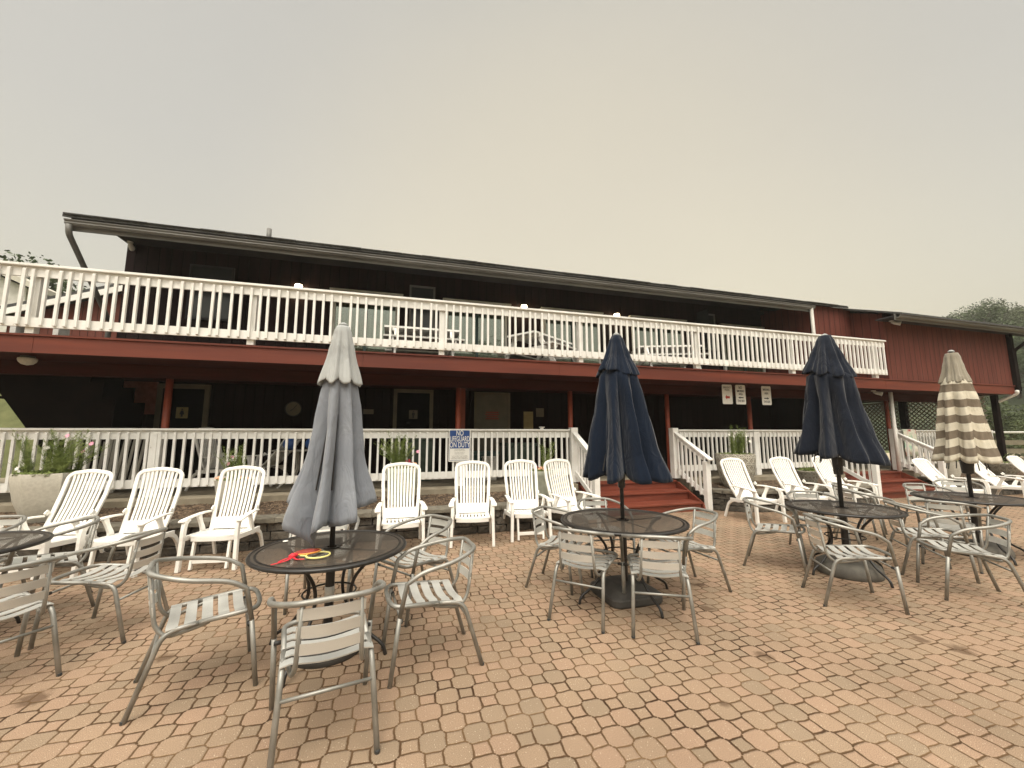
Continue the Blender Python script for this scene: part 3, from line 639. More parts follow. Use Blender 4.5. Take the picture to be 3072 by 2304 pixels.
# ================================================================== RETAINING WALL, GRAVEL
def wall_path(path, name, label, H_=.42):
    e = empty(name, (path[len(path)//2][0], path[len(path)//2][1], 0), 0, label, 'retaining wall'); off = -Vector(e.location)
    P = [Vector((x,y,0)) for x, y in path]; L_ = [0]
    for i in range(1, len(P)): L_.append(L_[-1]+(P[i]-P[i-1]).length)
    def at(s):
        for i in range(1, len(P)):
            if s <= L_[i] or i == len(P)-1:
                t_ = (s-L_[i-1])/(L_[i]-L_[i-1]); d = (P[i]-P[i-1]).normalized(); return P[i-1].lerp(P[i], t_), d
    body, cap = MB(), MB()
    def block(mb, s0, s1, z0, z1, d0, d1, jit):
        a, da = at(s0); b_, db = at(s1); n = Vector((da.y,-da.x,0)); n2 = Vector((db.y,-db.x,0))
        j = lambda: random.uniform(-jit, jit)
        m_ = (a+b_)/2+(n+n2)/2*(d0+jit*1.6)
        vs_ = [a+n*d0+Vector((j(),j(),z0)), m_+Vector((0,0,z0+.01)), b_+n2*d0+Vector((j(),j(),z0)), b_-n2*d1+Vector((0,0,z0)), a-n*d1+Vector((0,0,z0)),
               a+n*(d0-.006)+Vector((j(),j(),z1+j()*.3)), m_+Vector((0,0,z1-.008)), b_+n2*(d0-.006)+Vector((j(),j(),z1+j()*.3)), b_-n2*d1+Vector((0,0,z1)), a-n*d1+Vector((0,0,z1))]
        mb.add(vs_, [(0,1,6,5),(1,2,7,6),(2,3,8,7),(3,4,9,8),(4,0,5,9),(5,6,7,8,9),(4,3,2,1,0)])
    for k in range(3):
        s = -random.uniform(0,.2)+.0; ch = (H_-.075)/3
        s = 0
        while s < L_[-1]-.02:
            w = random.uniform(.22,.46); s1 = min(s+w, L_[-1]); block(body, s+.004, s1-.004, k*ch, (k+1)*ch-.004, 0.012*(2-k)+random.uniform(-.012,.012), .22, .014); s = s1
    s = 0
    while s < L_[-1]-.02:
        w = random.uniform(.28,.5); s1 = min(s+w, L_[-1]); block(cap, s+.003, s1-.003, H_-.075, H_, .045+random.uniform(-.008,.008), .25, .008); s = s1
    for mb, n, m in ((body,'block_courses',M_stone),(cap,'cap_stones',M_cap)):
        o = mb.build(n, m, e, bevel=.008); o.location = off
    return e
wall_path([(-12,6.45),(-6,6.47),(-2,6.48),(1.2,6.52),(2.7,6.56),(3.25,6.72),(3.58,7.05),(3.66,7.6)], 'stone_wall', 'low grey stone retaining wall behind the left row of white recliners')
wall_path([(6.34,7.6),(6.38,7.15),(6.62,6.80),(7.1,6.62),(8.8,6.58),(10.2,6.62),(10.75,6.85),(10.98,7.3),(11.0,7.6)], 'stone_wall', 'low curved stone retaining wall right of the middle steps')
wall_path([(13.62,7.6),(13.7,7.1),(14.0,6.8),(14.6,6.65),(18.6,6.6)], 'stone_wall', 'low stone retaining wall at the far right behind the reclined white chairs')
def bed(poly, z0=.385, z1=.47):
    ys = [p[1] for p in poly]; y0, y1 = min(ys), max(ys); fz = lambda y: z0+(z1-z0)*(y-y0)/(y1-y0)
    mb = MB(); n = len(poly); mb.add([(x,y,fz(y)) for x, y in poly], [tuple(range(n))]); return mb, fz
beds = [[(-12,6.62),(2.7,6.72),(3.2,6.9),(3.42,7.2),(3.45,7.648),(-12,7.648)], [(6.6,7.3),(6.8,7.0),(7.2,6.8),(10.2,6.8),(10.6,7.0),(10.75,7.4),(10.75,7.648),(6.55,7.648)], [(13.85,7.648),(13.9,7.2),(14.2,6.95),(14.7,6.82),(18.6,6.8),(18.6,7.648)]]
bm = MB(); fzs = []
for b_ in beds:
    m_, fz = bed(b_); bm.add(m_.v, m_.f); fzs.append(fz)
struct(bm, 'planting_bed', M_gravel)
pb = MB(); rng = random.Random(3)
def pebble(mb, c, r):
    s = [r*rng.uniform(.6,1.2) for _ in range(6)]; a = rng.uniform(0,6.28); ca, sa = math.cos(a), math.sin(a)
    raw = [(s[0],0,0),(0,s[1],0),(-s[2],0,0),(0,-s[3],0),(0,0,s[4]*.7),(0,0,-s[5]*.4)]
    vs_ = [(c[0]+x*ca-y*sa, c[1]+x*sa+y*ca, c[2]+z) for x, y, z in raw]
    mb.add(vs_, [(0,1,4),(1,2,4),(2,3,4),(3,0,4),(1,0,5),(2,1,5),(3,2,5),(0,3,5)])
for (x0, x1, n, i) in ((-6.5,3.3,9000,0),(6.75,10.6,3200,1),(14.2,18.2,1800,2)):
    for _ in range(n):
        x, y = rng.uniform(x0,x1), rng.uniform(6.78,7.64)
        if i == 0 and x > 2.8 and y < 7.0: continue
        pebble(pb, (x, y, fzs[i](y)+.004), rng.uniform(.010,.024))
peb = tag(pb.build('gravel', nm('gravel_stones', (.05,.03,.018), (.22,.155,.10), rough=.9, scale=14, detail=1, lo=.3, hi=.7)), 'brown and tan gravel filling the beds behind the stone walls', 'gravel', kind='stuff')

# ================================================================== LATTICE, SIGNS, WALL NOTICES
def lattice(x0, x1, z0, z1, y, m, label, p=.11):
    e = empty('lattice_panel', ((x0+x1)/2, y, z0), 0, label, 'lattice'); off = -Vector(e.location)
    mb = MB(); h = z1-z0; w = x1-x0
    for sgn, dy in ((1,0),(-1,.009)):
        k = -h
        while k < w:
            a = k if sgn > 0 else k; xa, xb = a, a+h; za, zb = (0, h) if sgn > 0 else (h, 0)
            # clip to the panel
            sl_ = (zb-za)/h
            if xa < 0: za += (0-xa)*sl_; xa = 0
            if xb > w: zb = za+(w-xa)*sl_; xb = w
            if xb-xa > .02: mb.beam((x0+xa,y+dy,z0+za),(x0+xb,y+dy,z0+zb), .008, .032, upv=(0,0,1) )
            k += p*1.414
    o = mb.build('slats', m, e); o.location = off
    mb = MB(); mb.bb(x0-.02,x1+.02,y-.012,y+.022,z0-.04,z0); mb.bb(x0-.02,x1+.02,y-.012,y+.022,z1,z1+.04); o = mb.build('frame', m, e); o.location = off
    return e
def side_lattice(x, y0, y1, z0, z1, m, label, p=.10):
    e = empty('lattice_panel', (x, (y0+y1)/2, z0), 0, label, 'lattice'); off = -Vector(e.location)
    mb = MB(); h = z1-z0; w = y1-y0
    for sgn, dx in ((1,0),(-1,.009)):
        k = -h
        while k < w:
            ya, yb_ = k, k+h; za, zb = (0, h) if sgn > 0 else (h, 0); sl_ = (zb-za)/h
            if ya < 0: za += (0-ya)*sl_; ya = 0
            if yb_ > w: zb = za+(w-ya)*sl_; yb_ = w
            if yb_-ya > .02: mb.beam((x+dx,y0+ya,z0+za),(x+dx,y0+yb_,z0+zb), .008, .036)
            k += p*1.414
    o = mb.build('slats', m, e); o.location = off
    mb = MB(); mb.bb(x-.012,x+.022,y0,y1,z0-.04,z0); mb.bb(x-.012,x+.022,y0,y1,z1,z1+.04); o = mb.build('frame', m, e); o.location = off
side_lattice(17.3, 7.75, 9.70, 1.0, 2.66, M_latlit, 'diagonal lattice panel painted in its lit tone, closing the end of the porch, right of the striped umbrella')
side_lattice(17.3, 9.95, 13.4, 1.0, 2.66, M_latshade, 'diagonal lattice panel painted in its shaded tone, at the end of the porch, left of the striped umbrella')
mb = MB(); mb.bb(17.2,17.4,9.74,9.91,.56,2.715); part(mb, 'porch_pier', M_dark, club)
mb = MB(); mb.bb(17.28,17.42,7.50,7.62,.0,2.712); part(mb, 'porch_pier', M_dark, club)

def rrect(w, h, r, n=4):
    P = []
    for cx, cz, a0 in ((w/2-r,h/2-r,0),(-w/2+r,h/2-r,90),(-w/2+r,-h/2+r,180),(w/2-r,-h/2+r,270)):
        for k in range(n+1): a = R(a0+90*k/n); P.append((cx+r*math.cos(a), cz+r*math.sin(a)))
    return P
def arrow(w, h, sgn):
    P = [(-w/2,0),(-w/2+w*.36,h/2),(-w/2+w*.36,h*.22),(w/2,h*.22),(w/2,-h*.22),(-w/2+w*.36,-h*.22),(-w/2+w*.36,-h/2)]
    return [(x*sgn, z) for x, z in P]
def board(name, loc, w, h, m, label, cat='sign', r=.02, group=None, th=.004):
    e = empty(name, loc, 0, label, cat, group)
    mb = MB(); mb.prism(rrect(w,h,r), lambda x,z: (x,0,z), lambda x,z: (x,th,z)); mb.build('panel', m, e); return e
e = board('no_lifeguard_sign', (1.24,7.925,1.345), .43, .62, M_signw, 'blue and white NO LIFEGUARD ON DUTY sign on the porch railing', r=.015)
mb = MB(); mb.prism(rrect(.39,.35,.008), lambda x,z: (x,-.003,z+.118), lambda x,z: (x,-.001,z+.118)); mb.build('blue_field', M_signb, e)
for s_, z in (('NO',.235),('LIFEGUARD',.122),('ON DUTY',.008)): text_mesh('lettering', s_, .145, (0,-.0045,z), M_signw, e, bold=.0012, sx=.52 if len(s_)>7 else (.60 if len(s_)>2 else .64))
mb = MB()
for a, b_, c_, d in ((-.200,.200,-.288,-.283),(-.200,-.195,-.283,-.06),(.195,.200,-.283,-.06)): mb.bb(a,b_,-.003,-.001,c_,d)
mb.build('border_line', M_signb, e)
for s_, z, sz in (('DIVING PROHIBITED',-.078,.0225),('DO NOT SWIM ALONE',-.103,.0225),('CHILDREN UNDER 14',-.141,.0225),('SWIM WITH ADULT',-.166,.0225),('NON-SWIMMERS AND CHILDREN',-.204,.0225),('UNDER 14 YEARS OF AGE NEED',-.229,.0225),('RESPONSIBLE ADULT SUPERVISION',-.254,.0225)):
    text_mesh('small_print', s_, sz, (0,-.0015,z), M_inkg, e, sx=.92)
def hang(x, label, lines, arr, col, acol):
    e = board('hanging_sign', (x,7.62,2.485), .29, .46, M_signw, label, r=.03)
    mb = MB(); mb.prism([(a,b_-.07) for a, b_ in arr], lambda p,q: (p,-.003,q), lambda p,q: (p,-.001,q)); mb.build('arrow', acol, e)
    for s_, z, sz in lines: text_mesh('lettering', s_, sz, (0,-.0015,z), col, e, bold=.0007, sx=.66)
    mb = MB(); mb.tube([(-.09,.004,.2),(-.09,.004,.229)], .004, 6); mb.tube([(.09,.004,.2),(.09,.004,.229)], .004, 6); mb.build('hanger', M_gutter, e)
hang(7.48, 'white sign with a red arrow pointing left, leftmost of the three hanging signs', (('EMERGENCY',.16,.062),('PHONE',.10,.062)), arrow(.13,.12,1), M_inkg, M_inkr)
hang(7.87, 'white NO SMOKING AREA THIS SIDE sign with a black arrow pointing left', (('NO',.165,.095),('SMOKING',.085,.072),('AREA',.01,.072),('THIS SIDE',-.15,.072)), arrow(.15,.055,1), M_ink, M_ink)
hang(8.65, 'white SMOKING AREA THIS SIDE sign with a black arrow pointing right', (('SMOKING',.14,.072),('AREA',.05,.072),('THIS SIDE',-.155,.072)), arrow(.15,.055,-1), M_ink, M_ink)
def person_icon(e, skirt):
    mb = MB(); mb.lathe([(.016,0),(.016,.002)], (0,0,0), 12)
    mb = MB(); P = [(math.cos(a)*.017, .075+math.sin(a)*.017) for a in [R(30*k) for k in range(12)]]
    mb.prism(P, lambda x,z: (x,-.003,z), lambda x,z: (x,-.001,z))
    b_ = [(-.035,.05),(.035,.05),(.035,-.02),(.02,-.02),(.02,-.09),(-.02,-.09),(-.02,-.02),(-.035,-.02)] if not skirt else [(-.02,.05),(.02,.05),(.045,-.035),(.018,-.035),(.018,-.09),(-.018,-.09),(-.018,-.035),(-.045,-.035)]
    mb.prism(b_, lambda x,z: (x,-.003,z), lambda x,z: (x,-.001,z)); mb.build('figure_symbol', M_ink, e)
e = board('restroom_sign', (-4.46,10.46,2.04), .22, .24, M_yell, 'pale restroom sign with a figure on the dark door by the stairs', r=.01); person_icon(e, True)
e = board('restroom_sign', (.45,10.46,2.06), .21, .22, M_frame, 'pale restroom sign with a figure on the dark door in the middle', r=.01); person_icon(e, False)
e = board('door_notice', (2.5,10.46,2.06), .42, .26, M_frame, 'notice with red letters on the pale porch door', r=.005)
for k, w in enumerate((.34,.38,.30,.36)):
    mb = MB()
    for j in range(6): mb.bb(-w/2+j*w/6, -w/2+j*w/6+w/6*.75, -.003, -.001, .085-k*.055-.018, .085-k*.055+.012)
    mb.build('red_lines', M_inkr, e)
board('poster', (3.52,10.495,1.90), .27, .56, M_yell, 'tall yellow poster on the dark wall right of the pale door', 'poster', r=.003)
board('wall_notice', (3.86,10.495,2.16), .23, .24, M_frame, 'small square notice above and right of the tall yellow poster', 'notice', r=.003)
board('wall_notice', (-.62,10.495,2.12), .24, .12, M_frame, 'small wide notice on the wall just left of the middle restroom door', 'notice', r=.003)
board('wall_notice', (-1.6,10.495,2.12), .26, .13, M_ceil, 'small wide grey notice on the wall right of the clock', 'notice', r=.003)
e = empty('wall_clock', (-2.28,10.495,2.16), 0, 'round pale wall clock in the dark porch left of the grey umbrella', 'clock')
mb = MB(); mb.tube([(0,0,0),(0,-.03,0)], .165, 28); mb.build('clock_face', M_frame, e, auto=True)
mb = MB(); mb.tube([(.17*math.cos(R(a)),-.03,.17*math.sin(R(a))) for a in range(0,360,15)], .012, 6, closed=True); mb.build('rim', M_black, e, smooth=True)
mb = MB(); mb.beam((0,-.034,0),(-.06,-.034,-.05),.004,.014); mb.beam((0,-.036,0),(.07,-.036,.09),.004,.01); mb.build('clock_hands', M_ink, e)

# ================================================================== FURNITURE
# --- aluminium armchair; front of the chair looks along local +X
def metal_chair():
    e = empty('metal_armchair', (0,0,0)); tr = .0145
    def P(mb, n, m=M_alu, **k): return mb.build(n, m, e, **k)
    hoop = [(.245,-.262,.40),(.205,-.272,.600),(.10,-.283,.662),(-.10,-.272,.705),(-.265,-.165,.742),(-.285,0,.748),(-.265,.165,.742),(-.10,.272,.705),(.10,.283,.662),(.205,.272,.600),(.245,.262,.40)]
    h2 = spline(hoop[1:-1], 6); mb = MB(); mb.tube([hoop[0]]+h2+[hoop[-1]], tr, 10); P(mb, 'armrest_hoop', smooth=True)
    foot = MB(); foot.lathe([(.0135,0),(.014,.003),(.0135,.014),(.012,.016)], (0,0,0), 10); fm = foot.mesh('foot_cap', M_rubber, True)
    for sy in (-1,1):
        mb = MB(); mb.tube([(.245,.262*sy,.402),(.292,.252*sy,.0)], tr, 10); l = P(mb, 'leg', smooth=True)
        o = bpy.data.objects.new('foot_cap', fm); COL.objects.link(o); o.parent = l; o.location = (.292,.252*sy,0)
        pts = fillet([(-.315,.232*sy,0),(-.185,.208*sy,.415),(-.02,.205*sy,.432)], .07, 6); mb = MB(); mb.tube(pts, tr, 10); l = P(mb, 'leg', smooth=True)
        o = bpy.data.objects.new('foot_cap', fm); COL.objects.link(o); o.parent = l; o.location = (-.315,.232*sy,0)
        pts = fillet([(-.272,.135*sy,.738),(-.232,.150*sy,.44),(-.175,.165*sy,.372),(-.03,.192*sy,.405),(.03,.2*sy,.425)], .06, 6)
        mb = MB(); mb.tube(pts, .012, 8); P(mb, 'back_upright', smooth=True)
    pts = fillet([(-.02,-.205,.432),(.27,-.215,.448),(.30,-.10,.45),(.30,.10,.45),(.27,.215,.448),(-.02,.205,.432)], [0,.09,.09,.09,.09,0], 6)
    mb = MB(); mb.tube(pts, tr, 10); P(mb, 'seat_frame', smooth=True)
    mb = MB()
    for i in range(5):
        x = -.148+i*.083; w = .056; n = 10; top = []; Q = []
        for k in range(n+1):
            t_ = k/n; y = -.212+.424*t_; z = .4555-.030*math.sin(math.pi*t_)+.0*(i-2)
            if k in (0, n): z -= .018; y *= 1.035
            zx = .004*(i-2)
            Q += [(x-w/2,y,z+zx),(x+w/2,y,z+zx+.002),(x+w/2,y,z+zx-.004),(x-w/2,y,z+zx-.006)]
        F = []
        for k in range(n):
            for j in range(4): a = k*4+j; b_ = k*4+(j+1)%4; F.append((a,b_,b_+4,a+4))
        F += [(3,2,1,0),(n*4,n*4+1,n*4+2,n*4+3)]; mb.add(Q, F)
    P(mb, 'seat', M_slat, auto=True)
    mb = MB()
    for i in range(3):
        z = .497+i*.083; w = .055; n = 10; Q = []
        fx = lambda zz: -.236-(zz-.46)*.13
        for k in range(n+1):
            t_ = k/n; y = -.158+.316*t_; b_ = -.026*math.sin(math.pi*t_)
            x0, x1 = fx(z)+b_, fx(z+w)+b_
            Q += [(x0-.003,y,z),(x0+.003,y,z),(x1+.003,y,z+w),(x1-.003,y,z+w)]
        F = []
        for k in range(n):
            for j in range(4): a = k*4+j; c_ = k*4+(j+1)%4; F.append((a,a+4,c_+4,c_))
        F += [(0,1,2,3),(n*4+3,n*4+2,n*4+1,n*4)]; mb.add(Q, F)
    P(mb, 'backrest', M_slat, auto=True)
    mb = MB(); mb.tube([(-.225,-.212,.30),(-.225,.212,.30)], .0095, 8); P(mb, 'stretcher', smooth=True)
    mb = MB(); mb.tube([(.235,-.262,.375),(.235,.262,.375)], .009, 8); s_ = P(mb, 'stretcher', smooth=True)
    mb = MB()
    for sy in (-1,1): mb.tube([(.235,.262*sy,.375),(.235,.222*sy,.375)], .0125, 8)
    mb.build('end_sleeve', M_rubber, s_, smooth=True)
    return e
chair0 = metal_chair(); freeze(chair0)
used = []
def chair(x, y, a, label, group):
    o = chair0 if not used else copy_tree(chair0)
    used.append(o); o.location = (x,y,0); o.rotation_euler = (0,0,R(a)); return tag(o, label, 'chair', group)
G0, G1, G2, G3, G4 = ['slatted metal armchairs around the %s' % s_ for s_ in ('table at the left edge','table with the grey umbrella','table with the tall navy umbrella','table with the second navy umbrella','table with the striped umbrella')]
chair(-2.43,3.55,143,'metal armchair seen from behind, cut off by the left edge of the photo', G0)
chair(-2.17,4.22,170,'metal armchair facing left, between the left-edge table and the front left chair', G0)
chair(-2.98,4.86,212,'metal armchair behind the right rim of the table at the left edge', G0)
chair(-3.72,5.12,262,'metal armchair at the far side of the table at the left edge', G0)
chair(-1.14,3.21,20,'metal armchair facing right, in front of and left of the table with the grey umbrella', G1)
chair(-.315,2.555,101,'metal armchair nearest the camera, its slatted back turned to us', G1)
chair(.29,3.09,186,'metal armchair facing left, standing right in front of the table with the grey umbrella', G1)
chair(.24,3.98,215,'metal armchair behind the right rim of the table with the grey umbrella', G1)
chair(-.60,4.42,268,'metal armchair hidden behind the table with the grey umbrella', G1)
chair(1.69,3.44,45,'metal armchair with its back to us, left of two before the middle navy umbrella', G2)
chair(2.17,3.09,62,'metal armchair with its back to us, right of two before the middle navy umbrella', G2)
chair(2.93,3.66,183,'metal armchair turned left at the right rim of the table with the tall navy umbrella', G2)
chair(1.74,4.10,-42,'metal armchair at the left rim of the table with the tall navy umbrella', G2)
chair(2.42,4.45,262,'metal armchair behind the table with the tall navy umbrella', G2)
chair(4.43,3.95,-52,'metal armchair left of the table with the second navy umbrella', G3)
chair(4.20,2.97,-31,'metal armchair in front of the table with the second navy umbrella, facing right', G3)
chair(5.45,4.22,235,'metal armchair behind the table with the second navy umbrella', G3)
chair(5.86,3.28,-40,'metal armchair facing us between the second navy umbrella and the striped umbrella', G3)
chair(5.42,2.72,141,'metal armchair nearest the camera at the right, facing the second navy umbrella', G3)
chair(6.55,3.42,25,'metal armchair with its back to us in front of the striped umbrella table', G4)
chair(6.55,4.30,-20,'metal armchair left of the striped umbrella table, nearer of two below the far steps', G4)
chair(7.05,4.75,-60,'metal armchair left of the striped umbrella table, farther of two below the far steps', G4)
chair(8.05,4.35,250,'metal armchair behind the table with the striped umbrella', G4)
chair(9.2,4.6,215,'metal armchair on the far right rim of the table with the striped umbrella', G4)
chair(7.95,2.95,130,'metal armchair at the right edge of the photo in front of the striped umbrella table', G4)

# --- mesh tables
def mesh_table(x, y, rad, a, label, hole=True):
    e = empty('mesh_table', (x,y,0), R(a), label, 'table', 'round black mesh tables on the patio'); H_ = .715
    top = MB(); n = 64; P = [(math.cos(2*math.pi*k/n)*(rad-.006), math.sin(2*math.pi*k/n)*(rad-.006), H_) for k in range(n)]; P2 = [(math.cos(2*math.pi*k/n)*.055, math.sin(2*math.pi*k/n)*.055, H_) for k in range(n)]
    top.add(P+P2, [(k,(k+1)%n,n+(k+1)%n,n+k) for k in range(n)]); top.build('tabletop', M_mesh, e)
    mb = MB(); mb.tube([(math.cos(2*math.pi*k/72)*rad, math.sin(2*math.pi*k/72)*rad, H_-.008) for k in range(72)], .0145, 8, closed=True)
    mb.lathe([(rad-.012,H_-.004),(rad-.045,H_+.0035),(rad-.045,H_+.0015)], seg=64, cap=False); mb.build('rim', M_black, e, smooth=True)
    mb = MB(); mb.lathe([(.035,-.008),(.06,-.008),(.062,.006),(.035,.006),(.035,-.008)], (0,0,H_), 24, cap=False); mb.build('umbrella_collar', M_black, e, auto=True)
    for k in range(4):
        an = R(45+90*k); ca, sa = math.cos(an), math.sin(an)
        prof = [(rad*.78,.700),(rad*.62,.66),(rad*.36,.50),(rad*.34,.34),(rad*.56,.16),(rad*.80,.07),(rad*.86,.0)]
        mb = MB(); mb.tube([(q.x*ca,q.x*sa,q.y) for q in spline([(a_,b_,0) for a_, b_ in prof], 5)], .0125, 8); mb.build('leg', M_black, e, smooth=True)
    mb = MB(); mb.tube([(math.cos(2*math.pi*k/36)*rad*.345, math.sin(2*math.pi*k/36)*rad*.345, .40) for k in range(36)], .007, 6, closed=True); mb.build('brace_ring', M_black, e, smooth=True)
    mb = MB()
    for k in range(4):
        an = R(45+90*k); mb.tube([(rad*.80*math.cos(an),rad*.80*math.sin(an),.706),(.06*math.cos(an),.06*math.sin(an),.706)], .006, 6)
    mb.build('top_support', M_black, e)
    return e
mesh_table(-3.22,4.20,.55,10,'round black mesh table without an umbrella, cut off by the left edge')
mesh_table(-.42,3.41,.53,20,'round black mesh table under the grey umbrella, toy rings lying on it')
mesh_table(2.20,3.65,.595,50,'round black mesh table under the tall navy umbrella in the middle')
mesh_table(4.97,3.52,.535,38,'round black mesh table under the second navy umbrella')
mesh_table(7.39,3.57,.575,15,'round black mesh table under the striped umbrella')

# --- closed umbrellas
def umbrella_skin(x_top, hem, prof, nl, mtl, name, root, seed=1, depth=.42, lean=(0,0), phase=0, sharp=.8, uvk=None, th=.004, slack=.0, squash=1., tuck=0.):
    """prof: list of (t, radius) top->hem; hem(theta) -> z of the hem; folds deepen towards the hem"""
    rg = random.Random(seed); ns, nt_ = 26, nl*14
    ph = [rg.uniform(-.10,.10) for _ in range(nl)]; am = [rg.uniform(.75,1.2) for _ in range(nl)]
    mb = MB(); UV = []
    def rad(t_):
        for i in range(1, len(prof)):
            if t_ <= prof[i][0]:
                a, b_ = prof[i-1], prof[i]; k = (t_-a[0])/(b_[0]-a[0]); k = k*k*(3-2*k)*.5+k*.5; return a[1]+(b_[1]-a[1])*k
        return prof[-1][1]
    for s_ in range(ns+1):
        t_ = s_/ns
        for k in range(nt_):
            th_ = 2*math.pi*k/nt_+phase; l = (k/nt_*nl); li = int(l)%nl; f = l-int(l)
            g_ = f**(1.0+.75*min(1,t_*2)); fold = .72*(1-abs(2*g_-1))**.85+.28*abs(math.sin(math.pi*g_))**sharp   # 0 in the valley, 1 on the lobe
            d_ = depth*min(1, t_*2.2+.12)*am[li]
            r_ = rad(t_)*(1-d_+d_*fold)*(1+.02*math.sin(5*th_+2*t_+seed))
            zt = x_top; zh = hem(th_, f); z = zt+(zh-zt)*t_; r_ *= 1+.045*math.sin(math.pi*6*f)*t_; r_ *= 1-tuck*max(0, min(1, (.93-zh)/.2))*t_**3
            tw = ph[li]*math.sin(math.pi*f)*t_*.8
            wob = slack*noise.noise(Vector((math.cos(th_)*2, math.sin(th_)*2, t_*2.2+seed)))
            mb.v.append((lean[0]*t_*t_+(r_+wob*t_)*math.cos(th_+tw), lean[1]*t_*t_+(r_+wob*t_)*math.sin(th_+tw)*squash, z))
            UV.append((th_/6.283, (t_*(uvk or 1))))
    for s_ in range(ns):
        for k in range(nt_): k2 = (k+1)%nt_; mb.f.append((s_*nt_+k, (s_+1)*nt_+k, (s_+1)*nt_+k2, s_*nt_+k2))
    o = mb.build(name, mtl, root, smooth=True)
    uv = o.data.uv_layers.new(name='UVMap')
    for lp in o.data.loops: uv.data[lp.index].uv = UV[lp.vertex_index]
    md = o.modifiers.new('thickness','SOLIDIFY'); md.thickness = th; md.offset = -1
    return o
def umb_common(e, ztop, pole_m=M_black, r=.019, zlow=.06, stand=.62):
    mb = MB(); mb.tube([(0,0,zlow),(0,0,ztop)], r, 12); mb.build('pole', pole_m, e, smooth=True)
    mb = MB(); mb.tube([(0,0,.05),(0,0,stand)], r+.013, 14); t_ = mb.build('stand_tube', M_black, e, auto=True)
    mb = MB(); mb.lathe([(.008,.0),(.03,.006),(.036,.02),(.02,.035),(.004,.04)], (0,0,ztop-.03), 12); mb.build('finial', M_umb_light, e, smooth=True)
    return t_
def hub(e, z, r=.04, h=.10):
    mb = MB(); mb.lathe([(.022,0),(r,.01),(r*1.1,h*.6),(r*1.25,h),(.02,h+.01)], (0,0,z), 14); mb.build('runner_hub', M_black, e, auto=True)
def ribs(e, z_top, z_bot, r_bot, n=8, ph=0.):
    for k in range(n):
        a = 2*math.pi*k/n+ph; mb = MB(); mb.tube([(.03*math.cos(a),.03*math.sin(a),z_top),(r_bot*math.cos(a),r_bot*math.sin(a),z_bot)], .0065, 6); mb.build('rib', M_black, e)
def base_round(e, r, h, m, sq=False):
    mb = MB()
    if sq:
        for (w, z0, z1) in ((r,0,h*.55),):
            P = rrect(2*w,2*w,w*.35,6); mb.prism(P, lambda x,y: (x,y,z0), lambda x,y: (x,y,z1)); P = P
        P2 = rrect(1.9*r,1.9*r,r*.4,6); n = len(P2); mb.add([(x,y,h*.55) for x, y in P2]+[(x*.55,y*.55,h) for x, y in P2], [(i,(i+1)%n,n+(i+1)%n,n+i) for i in range(n)]+[tuple(range(n,2*n))])
        mb.build('umbrella_base', m, e, bevel=.02)
    else:
        mb.lathe([(r*.97,0),(r,.015),(r*1.0,h*.45),(r*.93,h*.8),(r*.78,h*.98),(r*.3,h*1.02),(.03,h*1.05)], seg=36); mb.build('umbrella_base', m, e, auto=True)
M_base = nm('weathered_base', (.075,.068,.058), (.12,.11,.09), rough=.8, scale=9, detail=6, bump=.3, bscale=60, bdist=.003)
M_based = nm('dark_base', (.04,.036,.032), (.06,.055,.048), rough=.7, scale=9, bump=.2)
# 1: grey umbrella, two-tier, one long flap hanging onto the table
e = empty('grey_umbrella', (-.42,3.41,0), 0, 'closed pale grey umbrella with a scalloped top tier and one flap drooping onto the table', 'umbrella', 'closed patio umbrellas')
t_ = umb_common(e, 2.44); mb = MB(); mb.tube([(0,0,.36),(0,0,.44)], .0335, 14); mb.build('label_band', M_trim, t_, smooth=True)
HEM = [(0,1.03),(30,1.08),(90,1.12),(160,1.05),(192,.91),(206,.94),(216,.86),(226,.735),(238,.79),(250,.87),(263,.905),(270,.925),(281,.885),(300,.91),(330,.98),(360,1.03)]
def hem1(th, f):
    a = math.degrees(th) % 360
    for k in range(1, len(HEM)):
        if a <= HEM[k][0]: t_ = (a-HEM[k-1][0])/(HEM[k][0]-HEM[k-1][0]); return HEM[k-1][1]+(HEM[k][1]-HEM[k-1][1])*t_
    return 1.03
umbrella_skin(2.12, hem1, [(0,.07),(.10,.10),(.16,.13),(.22,.15),(.34,.175),(.65,.225),(1,.345)], 7, M_umb_grey, 'canopy', e, 3, depth=.60, lean=(-.03,-.02), phase=.35, sharp=.6, slack=.03, tuck=.38)
umbrella_skin(2.415, lambda th, f: 1.985-.05*abs(math.sin(math.pi*f*1.0)), [(0,.05),(.1,.07),(.45,.108),(1,.172)], 8, M_umb_light, 'top_tier', e, 5, depth=.30, sharp=.8)
ribs(e, 2.0, 1.15, .16, 8); base_round(e, .26, .10, M_based)
# 2: tall navy
e = empty('navy_umbrella', (2.20,3.65,0), 0, 'tall closed navy umbrella over the middle table, its pleats hanging neatly', 'umbrella', 'closed patio umbrellas')
umb_common(e, 2.60, stand=.60); hub(e, 1.02, .034, .14)
umbrella_skin(2.27, lambda th, f: 1.17-.075*math.sin(math.pi*f), [(0,.13),(.06,.155),(.10,.20),(.3,.25),(.7,.34),(1,.43)], 8, M_umb_navy, 'canopy', e, 11, depth=.50, lean=(.045,0), phase=.25, sharp=.75, slack=.05)
umbrella_skin(2.575, lambda th, f: 2.19+.03*math.sin(2*th+1)-.03*math.sin(math.pi*f), [(0,.05),(.15,.08),(.5,.135),(1,.225)], 8, M_umb_navy, 'top_tier', e, 12, depth=.30, phase=.25, sharp=.8)
ribs(e, 2.1, 1.2, .24, 8, .25); base_round(e, .27, .15, M_based, True)
